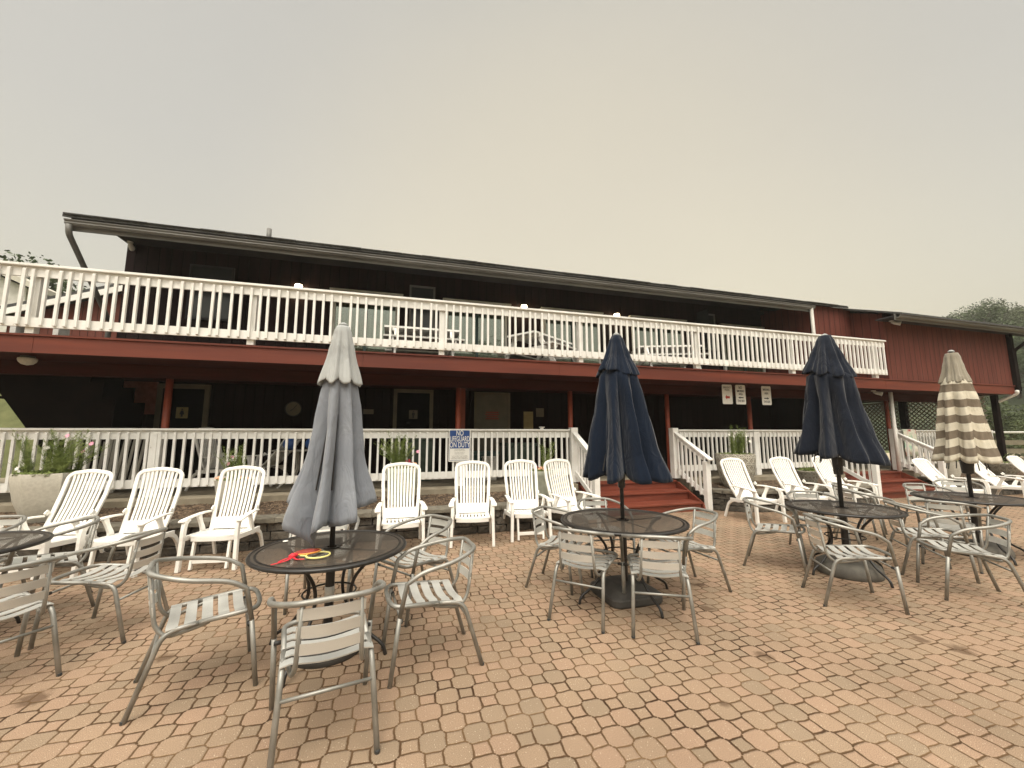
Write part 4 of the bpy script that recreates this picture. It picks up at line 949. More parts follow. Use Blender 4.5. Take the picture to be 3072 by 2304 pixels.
# 3: second navy
e = empty('navy_umbrella', (4.97,3.52,0), 0, 'faded navy umbrella, second of the two navy ones, flaring out wide at the hem', 'umbrella', 'closed patio umbrellas')
umb_common(e, 2.75, stand=.66, r=.022); hub(e, 1.08, .045, .20)
umbrella_skin(2.36, lambda th, f: 1.30-.05*math.sin(math.pi*f)-.05*math.sin(th+2.4), [(0,.15),(.06,.17),(.12,.235),(.35,.27),(.7,.35),(1,.46)], 8, M_umb_navy2, 'canopy', e, 21, depth=.46, phase=.6, sharp=.8, slack=.06, lean=(.05,0))
umbrella_skin(2.73, lambda th, f: 2.30-.06*math.sin(math.pi*f)+.05*math.sin(th), [(0,.065),(.15,.10),(.5,.17),(1,.27)], 8, M_umb_navy2, 'top_tier', e, 22, depth=.28, phase=.6, sharp=.8)
ribs(e, 2.2, 1.22, .22, 8, .6); base_round(e, .31, .14, M_base)
mb = MB(); mb.tube([(-.02,-.03,1.16),(-.10,-.06,1.15),(-.11,-.06,1.08),(-.15,-.07,1.08)], .007, 6); mb.build('crank_handle', M_black, e, smooth=True)
# 4: striped
e = empty('striped_umbrella', (7.39,3.57,0), 0, 'closed umbrella with cream and brown stripes and a plain faded top tier', 'umbrella', 'closed patio umbrellas')
umb_common(e, 2.70, stand=.66, r=.022); hub(e, 1.02, .06, .20)
umbrella_skin(2.33, lambda th, f: 1.22-.05*math.sin(math.pi*f), [(0,.11),(.08,.15),(.3,.205),(.7,.27),(1,.33)], 8, M_umb_stripe, 'canopy', e, 31, depth=.34, phase=.2, sharp=.85, slack=.04, uvk=5.4)
umbrella_skin(2.66, lambda th, f: 2.27-.03*math.sin(math.pi*f), [(0,.065),(.15,.085),(.5,.115),(1,.165)], 8, M_umb_tan, 'top_tier', e, 32, depth=.26, phase=.2, sharp=.85)
ribs(e, 2.2, 1.08, .20, 8, .2); base_round(e, .30, .14, M_base)

# --- white resin recliners; the sitter looks along local +X
def sweep_rect(mb, pts, w, th, nrm):
    """flat board: follows pts, w wide in the plane (perpendicular to nrm), th thick along nrm"""
    nrm = Vector(nrm).normalized(); pts = [Vector(p) for p in pts]; n = len(pts); P = []; F = []
    for i, p in enumerate(pts):
        t_ = (pts[min(i+1,n-1)]-pts[max(i-1,0)]).normalized(); s_ = nrm.cross(t_).normalized(); ww = w[i] if isinstance(w, (list,tuple)) else w
        for a, b_ in ((-1,-1),(1,-1),(1,1),(-1,1)): P.append(p+s_*(a*ww/2)+nrm*(b_*th/2))
    for i in range(n-1):
        for j in range(4): a = i*4+j; b_ = i*4+(j+1)%4; F.append((a,b_,b_+4,a+4))
    F += [(3,2,1,0),tuple((n-1)*4+k for k in range(4))]; mb.add(P, F)
def recliner(ang, footrest, name='white_recliner'):
    e = empty(name, (0,0,0)); B = .004
    def P(mb, n, **k): return mb.build(n, M_resin, e, bevel=k.pop('bevel', B), **k)
    ca, sa = math.cos(R(ang)), math.sin(R(ang)); hx, hz = -.16, .35
    def bp(u, v, d=0.):     # u across (y), v up the backrest, d forward of it
        curve = .035*math.sin(math.pi*min(v/.82,1))-.02
        return (hx-sa*v+ca*(d-curve), u, hz+ca*v+sa*(d-curve))
    W_, H_ = .258, .80; rr = .105
    outl = [(-W_*.86,0),(-W_*.95,.25),(-W_,.5),(-W_,H_-rr)]
    for k in range(1,7): a = R(180-15*k); outl.append((-W_+rr+rr*math.cos(a), H_-rr+rr*math.sin(a)*.8))
    arch = [(-W_+rr+(2*(W_-rr))*k/6, H_-rr+rr*.8+.018*math.sin(math.pi*k/6)) for k in range(1,6)]
    full = outl+arch+[(-u, v) for u, v in outl[::-1]]
    def strip(mb, pts2, w, th, d0=0.):
        Q = []; n = len(pts2)
        for i, (u, v) in enumerate(pts2):
            a, b_ = pts2[max(i-1,0)], pts2[min(i+1,n-1)]; tx, tz = b_[0]-a[0], b_[1]-a[1]; l = math.hypot(tx,tz) or 1; nx, nz = -tz/l, tx/l
            for s_, dd in ((-1,-th/2),(1,-th/2),(1,th/2),(-1,th/2)): Q.append(bp(u+nx*s_*w/2, v+nz*s_*w/2, dd+d0))
        F = []
        for i in range(n-1):
            for j in range(4): a = i*4+j; b_ = i*4+(j+1)%4; F.append((a,a+4,b_+4,b_))
        F += [(0,1,2,3),((n-1)*4+3,(n-1)*4+2,(n-1)*4+1,(n-1)*4)]; mb.add(Q, F)
    mb = MB(); strip(mb, full, .048, .032); bf = P(mb, 'back_frame', bevel=.009)
    mb = MB(); ns = 9; x0, x1 = -W_+.04, W_-.04; st_ = (x1-x0)/ns
    def top_v(u):
        q = abs(u)-(W_-rr); return H_-rr+rr*.8+.0 if q < 0 else H_-rr+rr*.8*math.sqrt(max(0,1-(q/rr)**2))
    for k in range(ns):
        u = x0+(k+.5)*st_; strip(mb, [(u*(.86+.14*v), v) for v in (.15,.35,.55,.7)]+[(u, top_v(u)-.005)], st_*.58, .014)
    mb.build('back_slats', M_resin, bf, bevel=.003)
    mb = MB(); strip(mb, [(0,.02),(0,.09),(0,.165)], W_*1.68, .016); mb.build('back_panel', M_resin, bf, bevel=.004)
    # seat
    mb = MB(); n = 10
    for k in range(9):
        y = -.205+k*.0512; mb.beam((-.15,y,.352),(.24,y,.372), .033, .016)
    mb.build('seat_slats', M_resin, None, bevel=.003).parent = e
    mb = MB(); Q = [(.22,-.235,.375),(.262,-.14,.378),(.276,0,.379),(.262,.14,.378),(.22,.235,.375)]
    sweep_rect(mb, spline(Q,4), .075, .02, (0,0,1)); sweep_rect(mb, [(x+.034,y*.98,z-.028) for x, y, z in spline(Q,4)], .012, .055, (0,0,1))
    mb.beam((-.18,-.235,.352),(.22,-.235,.368),.03,.03); mb.beam((-.18,.235,.352),(.22,.235,.368),.03,.03); mb.beam((-.165,-.23,.350),(-.165,.23,.350),.04,.025); P(mb, 'seat_frame')
    for sy in (-1,1):
        y = .285*sy; nr = (0,1,0)
        mb = MB(); sweep_rect(mb, spline([(-.20,y*.98,.585),(-.06,y*1.0,.592),(.12,y*1.05,.582),(.27,y*1.08,.568),(.345,y*1.06,.555)],5), [.05]*6+[.062]*8+[.068]*7, .022, (0,0,1)); P(mb, 'armrest', bevel=.008)
        mb = MB(); sweep_rect(mb, spline([(.22,y,.572),(.285,y,.545),(.312,y,.46),(.318,y*1.01,.30),(.335,y*1.04,.0)],5), [.05]*4+[.062]*10+[.055]*7, .04, nr); P(mb, 'leg', bevel=.006)
        mb = MB(); sweep_rect(mb, spline([(.03,y,.578),(-.02,y,.48),(-.06,y*.99,.40),(-.07,y*.99,.33)],4), [.075,.07,.06,.055,.055,.055,.06,.065,.07,.075,.08,.08,.08], .03, nr); P(mb, 'arm_strut', bevel=.005)
        mb = MB(); sweep_rect(mb, [(-.26,y,.34),(.0,y,.345),(.31,y,.36)], .055, .032, nr); P(mb, 'side_rail')
        mb = MB(); sweep_rect(mb, spline([(-.06,y*.99,.33),(-.20,y*.99,.325),(-.32,y,.24),(-.42,y*1.02,.0)],5), [.05]*5+[.05]*6+[.04]*5, .032, nr); P(mb, 'leg')
        mb = MB(); sweep_rect(mb, [(-.20,y*.92,.60),(-.235,y*.9,.64)], .05, .02, (0,1,0)); P(mb, 'arm_bracket')
    if footrest:
        mb = MB()
        for sy in (-1,1): sweep_rect(mb, [(.245,.19*sy,.345),(.295,.19*sy,.012)], .045, .028, (0,1,0))
        mb.beam((.285,-.178,.10),(.285,.178,.10), .022, .045); P(mb, 'folded_footrest')
    return e
GR = 'white resin recliners along the stone walls'
protos = {}
def place_rec(kind, x, y, a, label, s=1.0):
    if kind not in protos:
        protos[kind] = recliner(*{'A':(17,False),'B':(17,True),'C':(22,True),'D':(27,False),'E':(40,False)}[kind]); freeze(protos[kind]); o = protos[kind]
    else: o = copy_tree(protos[kind])
    o.location = (x,y,0); o.rotation_euler = (0,0,R(a)); o.scale = (s,s,s); return tag(o, label, 'recliner', GR)
place_rec('C',-3.80,6.15,-102,'white recliner in front of the big cream planter, leftmost of the row')
place_rec('B',-2.94,6.02,-99,'white recliner second from the left, behind the front left metal chair')
place_rec('B',-1.98,5.98,-97,'white recliner just left of the grey umbrella, orange flowers behind its top')
place_rec('A',-.85,5.95,-88,'white recliner mostly hidden behind the grey umbrella')
place_rec('A',.13,6.02,-90,'white recliner right of the grey umbrella, in front of the pale green planter')
place_rec('A',1.16,6.10,-100,'white recliner directly below the NO LIFEGUARD sign')
place_rec('B',2.02,6.17,-94,'white recliner with folded footrest, second to the left of the middle steps')
place_rec('A',2.80,6.20,-76,'white recliner next to the middle steps, turned towards them')
place_rec('D',6.42,6.08,-92,'white recliner in front of the embossed planter, first right of the middle steps')
place_rec('D',7.65,6.08,-92,'white recliner between the embossed planter and the second navy umbrella')
place_rec('D',8.85,6.12,-92,'white recliner behind the pole of the second navy umbrella')
place_rec('E',11.75,5.85,-90,'low reclined white chair seen under the left hem of the striped umbrella')
place_rec('E',13.55,5.85,-90,'low reclined white chair seen right of the striped umbrella pole')
place_rec('E',15.4,5.9,-90,'low reclined white chair at the right edge of the photo')

# ================================================================== TOY RINGS ON THE TABLE
def ring(x, y, r, m, label, z=.7235, tilt=0):
    e = empty('toy_ring', (x,y,z), 0, label, 'toy', 'toy rings on the mesh table')
    mb = MB(); mb.tube([(r*math.cos(2*math.pi*k/40), r*math.sin(2*math.pi*k/40), .006+tilt*r*math.cos(2*math.pi*k/40+1)) for k in range(40)], .0058, 8, closed=True); mb.build('hoop', m, e, smooth=True); return e
e = ring(-.56,3.265,.085,M_rope,'orange toy ring with pink netting on the mesh table, under the umbrella flap',tilt=.10)
mb = MB()
for k in range(-5,6): h_ = math.sqrt(max(.078**2-(k*.015)**2,0)); mb.tube([(k*.015,-h_,.007),(k*.015,h_,.007)], .0018, 5); mb.tube([(-h_,k*.015,.009),(h_,k*.015,.009)], .0018, 5)
mb.build('netting', M_inkr, e)
e = ring(-.475,3.165,.075,M_ringy,'pale yellow toy ring on the mesh table beside the umbrella pole'); 
mb = MB(); mb.tube([(-.075,0,.006),(-.115,.012,.006)], .004, 6); mb.build('tab', M_ringy, e)
e = empty('red_ribbon', (-.63,3.15,.722), 0, 'crumpled red ribbon with two tails on the mesh table, left of the toy rings', 'ribbon')
for nm_, P_ in (('tail',[(0,0,.012),(-.02,-.05,.006),(-.06,-.09,.004),(-.10,-.12,.003)]),('tail',[(0,0,.012),(.03,-.04,.005),(.08,-.05,.004)]),('tail',[(0,0,.012),(-.04,-.03,.008),(-.07,-.07,.003)])):
    mb = MB(); sweep_rect(mb, spline(P_,5), .014, .003, (0,0,1)); mb.build(nm_, M_ribbon, e)
mb = MB(); mb.ball((0,.005,.018), .022, 6, .8); mb.ball((.012,.02,.016), .017, 6, .8); mb.ball((-.015,.018,.012), .016, 6, .8); mb.build('bow', M_ribbon, e)
e = empty('white_token', (-.79,3.66,.722), 0, 'small flat white disc near the far rim of the mesh table', 'disc'); mb = MB(); mb.lathe([(.018,0),(.02,.002),(.018,.005)], seg=16); mb.build('disc', M_petalw, e)
e = empty('ashtray', (2.98,8.0,1.666), 0, 'small white dish standing on the porch railing left of the middle steps', 'dish')
mb = MB(); mb.lathe([(.04,0),(.042,.006),(.03,.02),(.055,.032),(.062,.05),(.056,.05),(.045,.034),(.01,.03)], seg=18, cap=False); mb.build('dish', M_white, e, auto=True)

# ================================================================== PLANTERS AND PLANTS
def flower(mb, c, r, nrm, n=6):
    c = Vector(c); nrm = Vector(nrm).normalized(); a = nrm.cross(Vector((0,0,1))); a = (a if a.length > .1 else Vector((1,0,0))).normalized(); b_ = nrm.cross(a)
    for k in range(n):
        t0, t1, tm = 2*math.pi*(k-.42)/n, 2*math.pi*(k+.42)/n, 2*math.pi*k/n
        d = lambda t_, q, h=0: c+(a*math.cos(t_)+b_*math.sin(t_))*q+nrm*h
        mb.add([c, d(t0,r*.75,.004), d(tm,r,.010), d(t1,r*.75,.004)], [(0,1,2,3)])
def fern(mb, base, h, lean, rg, dens=9, spread=.05):
    b_ = Vector(base); P = [b_+Vector((lean[0]*t_*t_, lean[1]*t_*t_, h*t_)) for t_ in (0,.25,.5,.75,1)]; mb.tube(P, .0028, 4, r1=.0012)
    for k in range(int(dens*h*10)):
        t_ = rg.uniform(.12,1); p = b_+Vector((lean[0]*t_*t_, lean[1]*t_*t_, h*t_)); a = rg.uniform(0,6.28); l = spread*rg.uniform(.5,1.3)*(1.15-t_*.5)
        d = Vector((math.cos(a)*l, math.sin(a)*l, l*rg.uniform(.2,.9))); s_ = Vector((-math.sin(a),math.cos(a),0))*.0032
        q = p+d; mb.add([p-s_, p+s_, q], [(0,1,2)])
        for j in (.4,.7): m_ = p+d*j; e_ = d*.35; o = Vector((-e_.y,e_.x,e_.z)); mb.add([m_-s_*.6, m_+s_*.6, m_+o*.9+Vector((0,0,.004))],[(0,1,2)]); mb.add([m_-s_*.6, m_+s_*.6, m_-o*.9+Vector((0,0,.004))],[(0,1,2)])
    return P[-1]
def bedding(mb, r, z, rg, n, s=.018, h=.06):
    for _ in range(n):
        q = r*math.sqrt(rg.random()); a = rg.uniform(0,6.28); c = Vector((q*math.cos(a), q*math.sin(a), z+rg.uniform(0,h)*(1.1-q/r*.5))); t_ = rg.uniform(0,6.28); l = s*rg.uniform(.6,1.4)
        u = Vector((math.cos(t_), math.sin(t_), rg.uniform(-.4,.8)))*l; w = Vector((-math.sin(t_), math.cos(t_), rg.uniform(-.3,.3)))*l*.5; mb.add([c-u, c+w, c+u, c-w], [(0,1,2,3)])
def planter(name, loc, prof, m, label, seg=32, plants=None, rg=1, uv=None, ang=0., cat='planter', band=None, smooth=True, plabel=None):
    e = empty(name, loc, 0, label, cat, 'planters in the gravel beds'); rng_ = random.Random(rg)
    top = prof[-1]; full = prof+[(top[0]-.02, top[1]), (top[0]-.03, top[1]-.05)]
    mb = MB(); mb.lathe(full, seg=seg, cap=False, ang=ang); mb.add([(0,0,0)],[]); o = mb.build('pot', m, e, auto=True)
    if uv:
        u_ = o.data.uv_layers.new(name='UVMap'); nv = len(o.data.vertices)
        for pl in o.data.polygons:
            ks = [o.data.vertices[i].co for i in pl.vertices]; aa = [math.atan2(c.y,c.x)/6.283 % 1 for c in ks]
            if max(aa)-min(aa) > .5: aa = [q+1 if q < .5 else q for q in aa]
            for li, q, c in zip(pl.loop_indices, aa, ks): u_.data[li].uv = (q*uv[0], c.z*uv[1])
    mb = MB(); mb.lathe([(.001,top[1]-.03),(top[0]-.025,top[1]-.035)], seg=seg, cap=False, ang=ang); mb.build('soil', M_soil, e)
    if band: mb = MB(); mb.lathe(band, seg=seg, cap=False); mb.build('rim_band', m, e, auto=True)
    if plants:
        p = empty('flowering_plant', (loc[0],loc[1],loc[2]+top[1]-.03), 0, plabel, 'plant', 'flowering plants in the planters')
        gm = MB()
        for (x, y, h, lx, ly, col) in plants['stems']:
            for _ in range(plants.get('per',3)):
                tip = fern(gm, (x+rng_.uniform(-.03,.03), y+rng_.uniform(-.03,.03), 0), h*rng_.uniform(.50,1.08), (lx+rng_.uniform(-.10,.10), ly+rng_.uniform(-.07,.07)), rng_, plants.get('dens',9), plants.get('spread',.05))
            if col: fl = MB(); flower(fl, tip, .032, (rng_.uniform(-.4,.4),-1,.5), 7); fl.build('flower', {'p':M_pink,'w':M_petalw}[col], p)
        bedding(gm, top[0]-.03, 0, rng_, plants.get('bed',500), h=plants.get('bh',.07))
        for (x, y, z, c) in plants.get('blooms', []):
            fl = MB()
            for _ in range(5): flower(fl, (x+rng_.uniform(-.03,.03), y+rng_.uniform(-.03,.03), z+rng_.uniform(-.015,.02)), .020, (rng_.uniform(-.5,.5),-1,rng_.uniform(.2,1)), 6)
            fl.build('bloom_cluster', {'o':M_peach,'r':M_dred}[c], p)
        gm.build('foliage', M_fern, p)
    return e
R1 = random.Random(5)
stems = [(R1.uniform(-.18,.22), R1.uniform(-.15,.15), R1.uniform(.30,.62), R1.uniform(-.22,.28), R1.uniform(-.08,.08), c_) for c_ in ('p','p','w',None,None,None,None,'p',None)]+[(-.25,0,.25,-.08,0,'w'),(-.27,.05,.16,-.06,-.05,'w')]
planter('octagonal_planter', (-4.46,7.10,.42), [(.17,0),(.24,.10),(.31,.28),(.345,.46),(.365,.58),(.355,.635)], M_planter, 'big cream six-sided planter with tall feathery cosmos behind the leftmost recliner', seg=6, ang=.35, rg=2, plants=dict(stems=stems, per=8, dens=13, bed=2200, spread=.085), plabel='feathery green cosmos with pink and white flowers in the big cream planter')
stems = [(R1.uniform(-.08,.08), R1.uniform(-.06,.06), R1.uniform(.35,.60), R1.uniform(-.08,.08), 0, c_) for c_ in (None,None,None,'p','w','p')]
planter('round_planter', (-2.30,7.15,.43), [(.15,0),(.20,.15),(.235,.40),(.25,.46)], M_planter, 'round cream planter with orange flowers hidden behind the third recliner from the left', rg=3, plants=dict(stems=stems, per=7, dens=13, bed=1000, spread=.075, blooms=[(-.17,-.08,.05,'o'),(-.13,-.12,.06,'o'),(.12,-.12,.06,'o'),(.19,-.05,.05,'o'),(-.2,-.02,.05,'o')]), plabel='green plant with orange blooms at its foot, behind the third recliner')
planter('round_planter', (.16,7.10,.43), [(.17,0),(.22,.15),(.255,.45),(.265,.50),(.272,.505),(.272,.575),(.265,.58)], M_planter2, 'round pale green planter behind the recliner right of the grey umbrella', rg=4, plants=dict(stems=[(-.12,0,.62,-.05,0,None),(-.08,.03,.58,.0,0,'w'),(-.05,0,.60,.06,0,None),(-.14,0,.5,-.2,0,'w'),(-.1,0,.42,-.28,0,'w'),(.02,0,.55,.12,0,'p')], per=8, dens=13, spread=.075, bed=1400, bh=.10, blooms=[(.08,-.1,.14,'r'),(.12,-.1,.10,'r'),(.1,-.12,.08,'o'),(.18,-.05,.09,'o'),(.05,-.12,.07,'o')]), plabel='tall thin green plant with red and peach blooms in the pale green planter')
planter('round_planter', (2.62,7.10,.43), [(.15,0),(.19,.12),(.225,.38),(.24,.40),(.24,.47)], M_planter2, 'pale green planter between the two recliners beside the middle steps', rg=6, plants=dict(stems=[(.05,0,.60,.0,0,None),(.08,0,.55,.06,0,None),(.1,0,.5,.12,0,None)], per=7, dens=12, spread=.07, bed=1000, bh=.08, blooms=[(-.12,-.1,.09,'r'),(-.06,-.1,.06,'o'),(-.02,-.12,.08,'o'),(.0,-.1,.05,'o')]), plabel='thin green plant with dark red blooms beside the middle steps')
planter('embossed_planter', (7.08,7.12,.44), [(.24,0),(.30,.12),(.355,.32),(.38,.52),(.385,.68),(.378,.70)], M_relief, 'large grey-white planter embossed with star shapes right of the middle steps', seg=48, rg=7, uv=(17,7.2), plants=dict(stems=[(R1.uniform(-.12,.12), R1.uniform(-.1,.1), R1.uniform(.40,.62), R1.uniform(-.12,.15), 0, c_) for c_ in ('w','w',None,None,'w',None,'w')], per=8, dens=13, bed=500, spread=.08), plabel='feathery plant with tiny white flowers in the embossed planter')
planter('small_planter', (9.12,7.12,.44), [(.13,0),(.17,.10),(.21,.24),(.225,.27),(.22,.29)], M_relief, 'small white lattice-pattern planter between recliners behind the second navy umbrella', rg=8, uv=(16,14), plants=dict(stems=[(0,0,.20,.04,0,None),(-.05,0,.17,-.05,0,None),(.08,0,.15,.1,0,None)], per=3, bed=500, bh=.10, blooms=[(.1,-.08,.10,'r')]), plabel='low bushy green plant in the small lattice-pattern planter')
planter('bowl_planter', (16.0,7.1,.42), [(.22,0),(.34,.12),(.43,.28),(.46,.33),(.45,.36)], M_relief, 'wide white bowl planter at the far right behind the reclined chairs', rg=9, uv=(20,9), plants=dict(stems=[(.2,0,.35,.3,0,None),(.1,0,.3,.1,0,None)], per=2, bed=400, bh=.06), plabel='sparse dark plant in the wide bowl planter at the far right')
planter('cream_planter', (12.85+1.35,7.2,.42), [(.15,0),(.2,.15),(.24,.38),(.25,.42)], M_planter, 'cream planter behind the reclined chair right of the striped umbrella', rg=10, plants=dict(stems=[(0,0,.12,0,0,None)], per=2, bed=300), plabel='low green plant in the cream planter at the far right')

# ================================================================== THINGS ON THE PORCH
def bottle(): pass
def porch_table(x, y, w, d, z, label, m=M_trim):
    e = empty('porch_table', (x,y,.563), 0, label, 'table'); h = z
    mb = MB(); P = rrect(w,d,min(w,d)*.35,6); mb.prism(P, lambda a,b: (a,b,h-.02), lambda a,b: (a,b,h)); mb.build('tabletop', m, e, bevel=.005)
    for sx in (-1,1):
        for sy in (-1,1):
            mb = MB(); mb.tube(fillet([(sx*w*.16,sy*d*.1,h-.02),(sx*w*.14,sy*d*.12,.28),(sx*w*.36,sy*d*.4,0)], .12, 5), .018, 8); mb.build('leg', m, e, smooth=True)
    return e
porch_table(-1.62,8.95,1.25,.8,.70,'oval white table on the porch left of the grey umbrella, blue balls on it')
for x, y, c, lb in ((-1.95,8.85,M_blue,'blue ball on the white porch table, left one'),(-1.55,8.8,M_blue,'blue ball on the white porch table, right one')):
    o = MB().ball((0,0,.12), .12, 10).build('blue_ball', c, smooth=True); o.location = (x,y,.563+.70); tag(o, lb, 'ball', 'blue balls on the porch table')
e = empty('red_float', (-1.15,8.62,.563), 0, 'round red inflatable on the porch behind the grey umbrella', 'inflatable')
mb = MB(); mb.lathe([(.02,-.26),(.25,-.24),(.38,-.12),(.41,0),(.38,.12),(.25,.24),(.02,.26)], (0,0,.62), 28); mb.build('body', M_red, e, smooth=True)
mb = MB(); mb.lathe([(.30,.30),(.32,.33),(.30,.36)], seg=24)
for k in range(4): a = R(45+90*k); mb.tube([(.22*math.cos(a),.22*math.sin(a),.34),(.3*math.cos(a),.3*math.sin(a),0)], .015, 6)
mb.build('stand', M_trim, e)
def placed_rec(kind, x, y, z, a, label): o = place_rec(kind, x, y, a, label); o.location.z = z; o['group'] = 'white chairs on the porch'; return o
placed_rec('A',-3.05,8.85,.563,-20,'white plastic chair on the porch seen side-on through the railing, left of the grey umbrella')
placed_rec('E',-2.55,9.4,.563,160,'low white lounger on the dark porch behind the third recliner')
for i, (x, a, lb) in enumerate(((-5.05,8,'tall white slatted lounger stood on end at the left end of the porch'),(-4.35,-6,'white slatted lounger stood on end beside the stairs on the porch'))):
    e = empty('stored_lounger', (x,8.75,.563), R(a), lb, 'lounger', 'white loungers stood on end on the porch')
    mb = MB(); [mb.beam((sx*.30,0,0),(sx*.30,.22,1.0),.05,.035) for sx in (-1,1)]; mb.beam((-.3,.22,1.0),(.3,.22,1.0),.05,.05); mb.beam((-.3,.02,.12),(.3,.02,.12),.04,.04); mb.build('frame', M_plasshade, e)
    mb = MB(); [mb.beam((-.24+k*.08,.02,.10),(-.24+k*.08,.21,.98),.045,.012) for k in range(7)]; mb.build('slats', M_plasshade, e)
def bin_(x, y, w, d, h, m, label, lid=None):
    e = empty('storage_bin', (x,y,.563), 0, label, 'bin', 'bins and boxes on the porch')
    mb = MB(); mb.add([(-w*.45,-d*.45,0),(w*.45,-d*.45,0),(w*.45,d*.45,0),(-w*.45,d*.45,0),(-w/2,-d/2,h*.9),(w/2,-d/2,h*.9),(w/2,d/2,h*.9),(-w/2,d/2,h*.9)], [(0,3,2,1),(4,5,6,7),(0,1,5,4),(1,2,6,5),(2,3,7,6),(3,0,4,7)]); mb.build('body', m, e, bevel=.015)
    mb = MB(); mb.box((0,0,h*.95), (w*1.06,d*1.06,h*.09)); mb.build('lid', lid or m, e, bevel=.012); return e
bin_(.55,9.3,.55,.55,.95,M_greend,'tall green bin on the porch just left of the NO LIFEGUARD sign')
bin_(1.85,9.2,.85,.6,.62,M_teal,'low dark teal box on the porch right of the NO LIFEGUARD sign')
bin_(2.05,8.9,.32,.32,.52,M_trim,'small white box in front of the dark teal box on the porch')
bin_(2.85,9.3,.7,.6,.80,M_greend,'grey-green bin on the porch left of the middle steps')
e = empty('leaning_board', (6.05,10.2,.563), 0, 'tall red plastic panel leaning in the dark porch behind the middle steps', 'panel')
mb = MB(); mb.prism([(-.38,0),(.38,0),(.40,.9),(.30,1.35),(.05,1.62),(-.18,1.55),(-.36,1.1)], lambda x,z: (x,.0,z), lambda x,z: (x,.10,z)); mb.build('panel', M_red, e, bevel=.03)

# white picnic tables of the upper deck
def picnic(x, y, a, label):
    e = empty('picnic_table', (x,y,2.932), R(a), label, 'table', 'white picnic tables on the upper deck'); W_ = 1.5
    mb = MB(); [mb.bb(-W_/2,W_/2,-.36+k*.148,-.36+k*.148+.14,.70,.738) for k in range(5)]; mb.build('tabletop', M_white, e)
    for sy in (-1,1):
        mb = MB(); mb.bb(-W_/2,W_/2,sy*.66-.13,sy*.66+.13,.42,.455); mb.build('bench', M_white, e)
    for sx in (-1,1):
        mb = MB(); x_ = sx*W_*.36
        mb.beam((x_,-.30,.70),(x_,-.72,0),.09,.04,upv=(1,0,0)); mb.beam((x_,.30,.70),(x_,.72,0),.09,.04,upv=(1,0,0)); mb.beam((x_+.04*sx,-.78,.40),(x_+.04*sx,.78,.40),.035,.09); mb.beam((x_+.04*sx,-.36,.67),(x_+.04*sx,.36,.67),.035,.06); mb.build('leg_frame', M_white, e)
    return e
picnic(.5,8.35,0,'white picnic table on the upper deck above the middle restroom door')
picnic(3.1,8.30,35,'white picnic table turned at an angle on the upper deck, above the tall navy umbrella')
picnic(6.4,8.35,-20,'white picnic table on the upper deck between the two navy umbrellas')
e = empty('white_bench_box', (-5.45,8.1,2.932), R(12), 'low white bench on the upper deck beside the left downspout', 'bench')
mb = MB(); mb.bb(-.28,.28,-.2,.2,.38,.42); mb.build('seat', M_white, e); mb = MB(); mb.bb(-.26,-.2,-.18,.18,0,.378); mb.build('leg', M_white, e); mb = MB(); mb.bb(.2,.26,-.18,.18,0,.378); mb.build('leg', M_white, e)
e = empty('outlet_box', (-3.05,YW-.002,3.22), 0, 'small pale box low on the upper wall left of the grey umbrella', 'wall box')
MB().bb(-.17,.17,-.05,0,-.07,.07).build('cover', M_trim, e)

# a beach towel over the far railing
e = empty('beach_towel', (14.02,7.955,1.675), 0, 'pale beach towel with red and green patches hung over the far right railing', 'towel')
def towel_build(t, b):
    tc = N(t,'ShaderNodeTexCoord'); v = N(t,'ShaderNodeTexNoise'); v.inputs['Scale'].default_value = 5; v.inputs['Detail'].default_value = 1; t.links.new(tc.outputs['Object'], v.inputs[0])
    r = N(t,'ShaderNodeValToRGB'); t.links.new(v.outputs['Fac'], r.inputs[0]); r.color_ramp.interpolation = 'EASE'
    e_ = r.color_ramp.elements; e_[0].position = .30; e_[0].color = (.35,.55,.42,1); e_[1].position = .70; e_[1].color = (.45,.05,.04,1)
    for p_, c_ in ((.42,(.62,.66,.52,1)),(.55,(.72,.68,.58,1)),(.63,(.66,.50,.42,1))): q = e_.new(p_); q.color = c_
    t.links.new(r.outputs[0], b.inputs['Base Color'])
M_towel = mat('printed_towel', rough=.95, build=towel_build)
mb = MB(); nx_ = 14; Q = []
prof_ = [(.13,-.45),(.125,-.2),(.12,-.02),(.10,.004),(.03,.012),(-.03,.012),(-.062,-.01),(-.066,-.1),(-.07,-.3),(-.066,-.52),(-.072,-.74)]
for i in range(nx_+1):
    for (dy, dz) in prof_:
        w_ = .012*math.sin(i*1.3)*min(1, abs(dz)*3); Q.append((-.26+.52*i/nx_, dy+w_, dz))
m_ = len(prof_); mb.add(Q, [(i*m_+j, (i+1)*m_+j, (i+1)*m_+j+1, i*m_+j+1) for i in range(nx_) for j in range(m_-1)])
o = mb.build('cloth', M_towel, e, smooth=True); md = o.modifiers.new('thickness','SOLIDIFY'); md.thickness = .006

# ================================================================== NEIGHBOURS, TREES
e = empty('side_wing', (-10,18,0), 0, 'dark red building wing with a white-trimmed sloping roof seen behind the left railing', 'building'); off = -Vector(e.location)
def PW(mb, n, m): o = mb.build(n, m, e); o.location = off; return o
mb = MB(); mb.prism([(-11.6,0),(-6.3,0),(-6.3,7.15),(-11.6,5.2)], lambda x,z: (x,16,z), lambda x,z: (x,20,z)); PW(mb, 'wall', M_siding2)
mb = MB(); mb.prism([(-12.2,5.13),(-6.25,7.30),(-6.25,7.42),(-12.2,5.25)], lambda x,z: (x,15.7,z), lambda x,z: (x,20.2,z)); PW(mb, 'roof', M_shingle)
mb = MB(); mb.prism([(-12.2,4.93),(-6.25,7.10),(-6.25,7.295),(-12.2,5.125)], lambda x,z: (x,15.66,z), lambda x,z: (x,15.70,z)); PW(mb, 'rake_board', M_white)
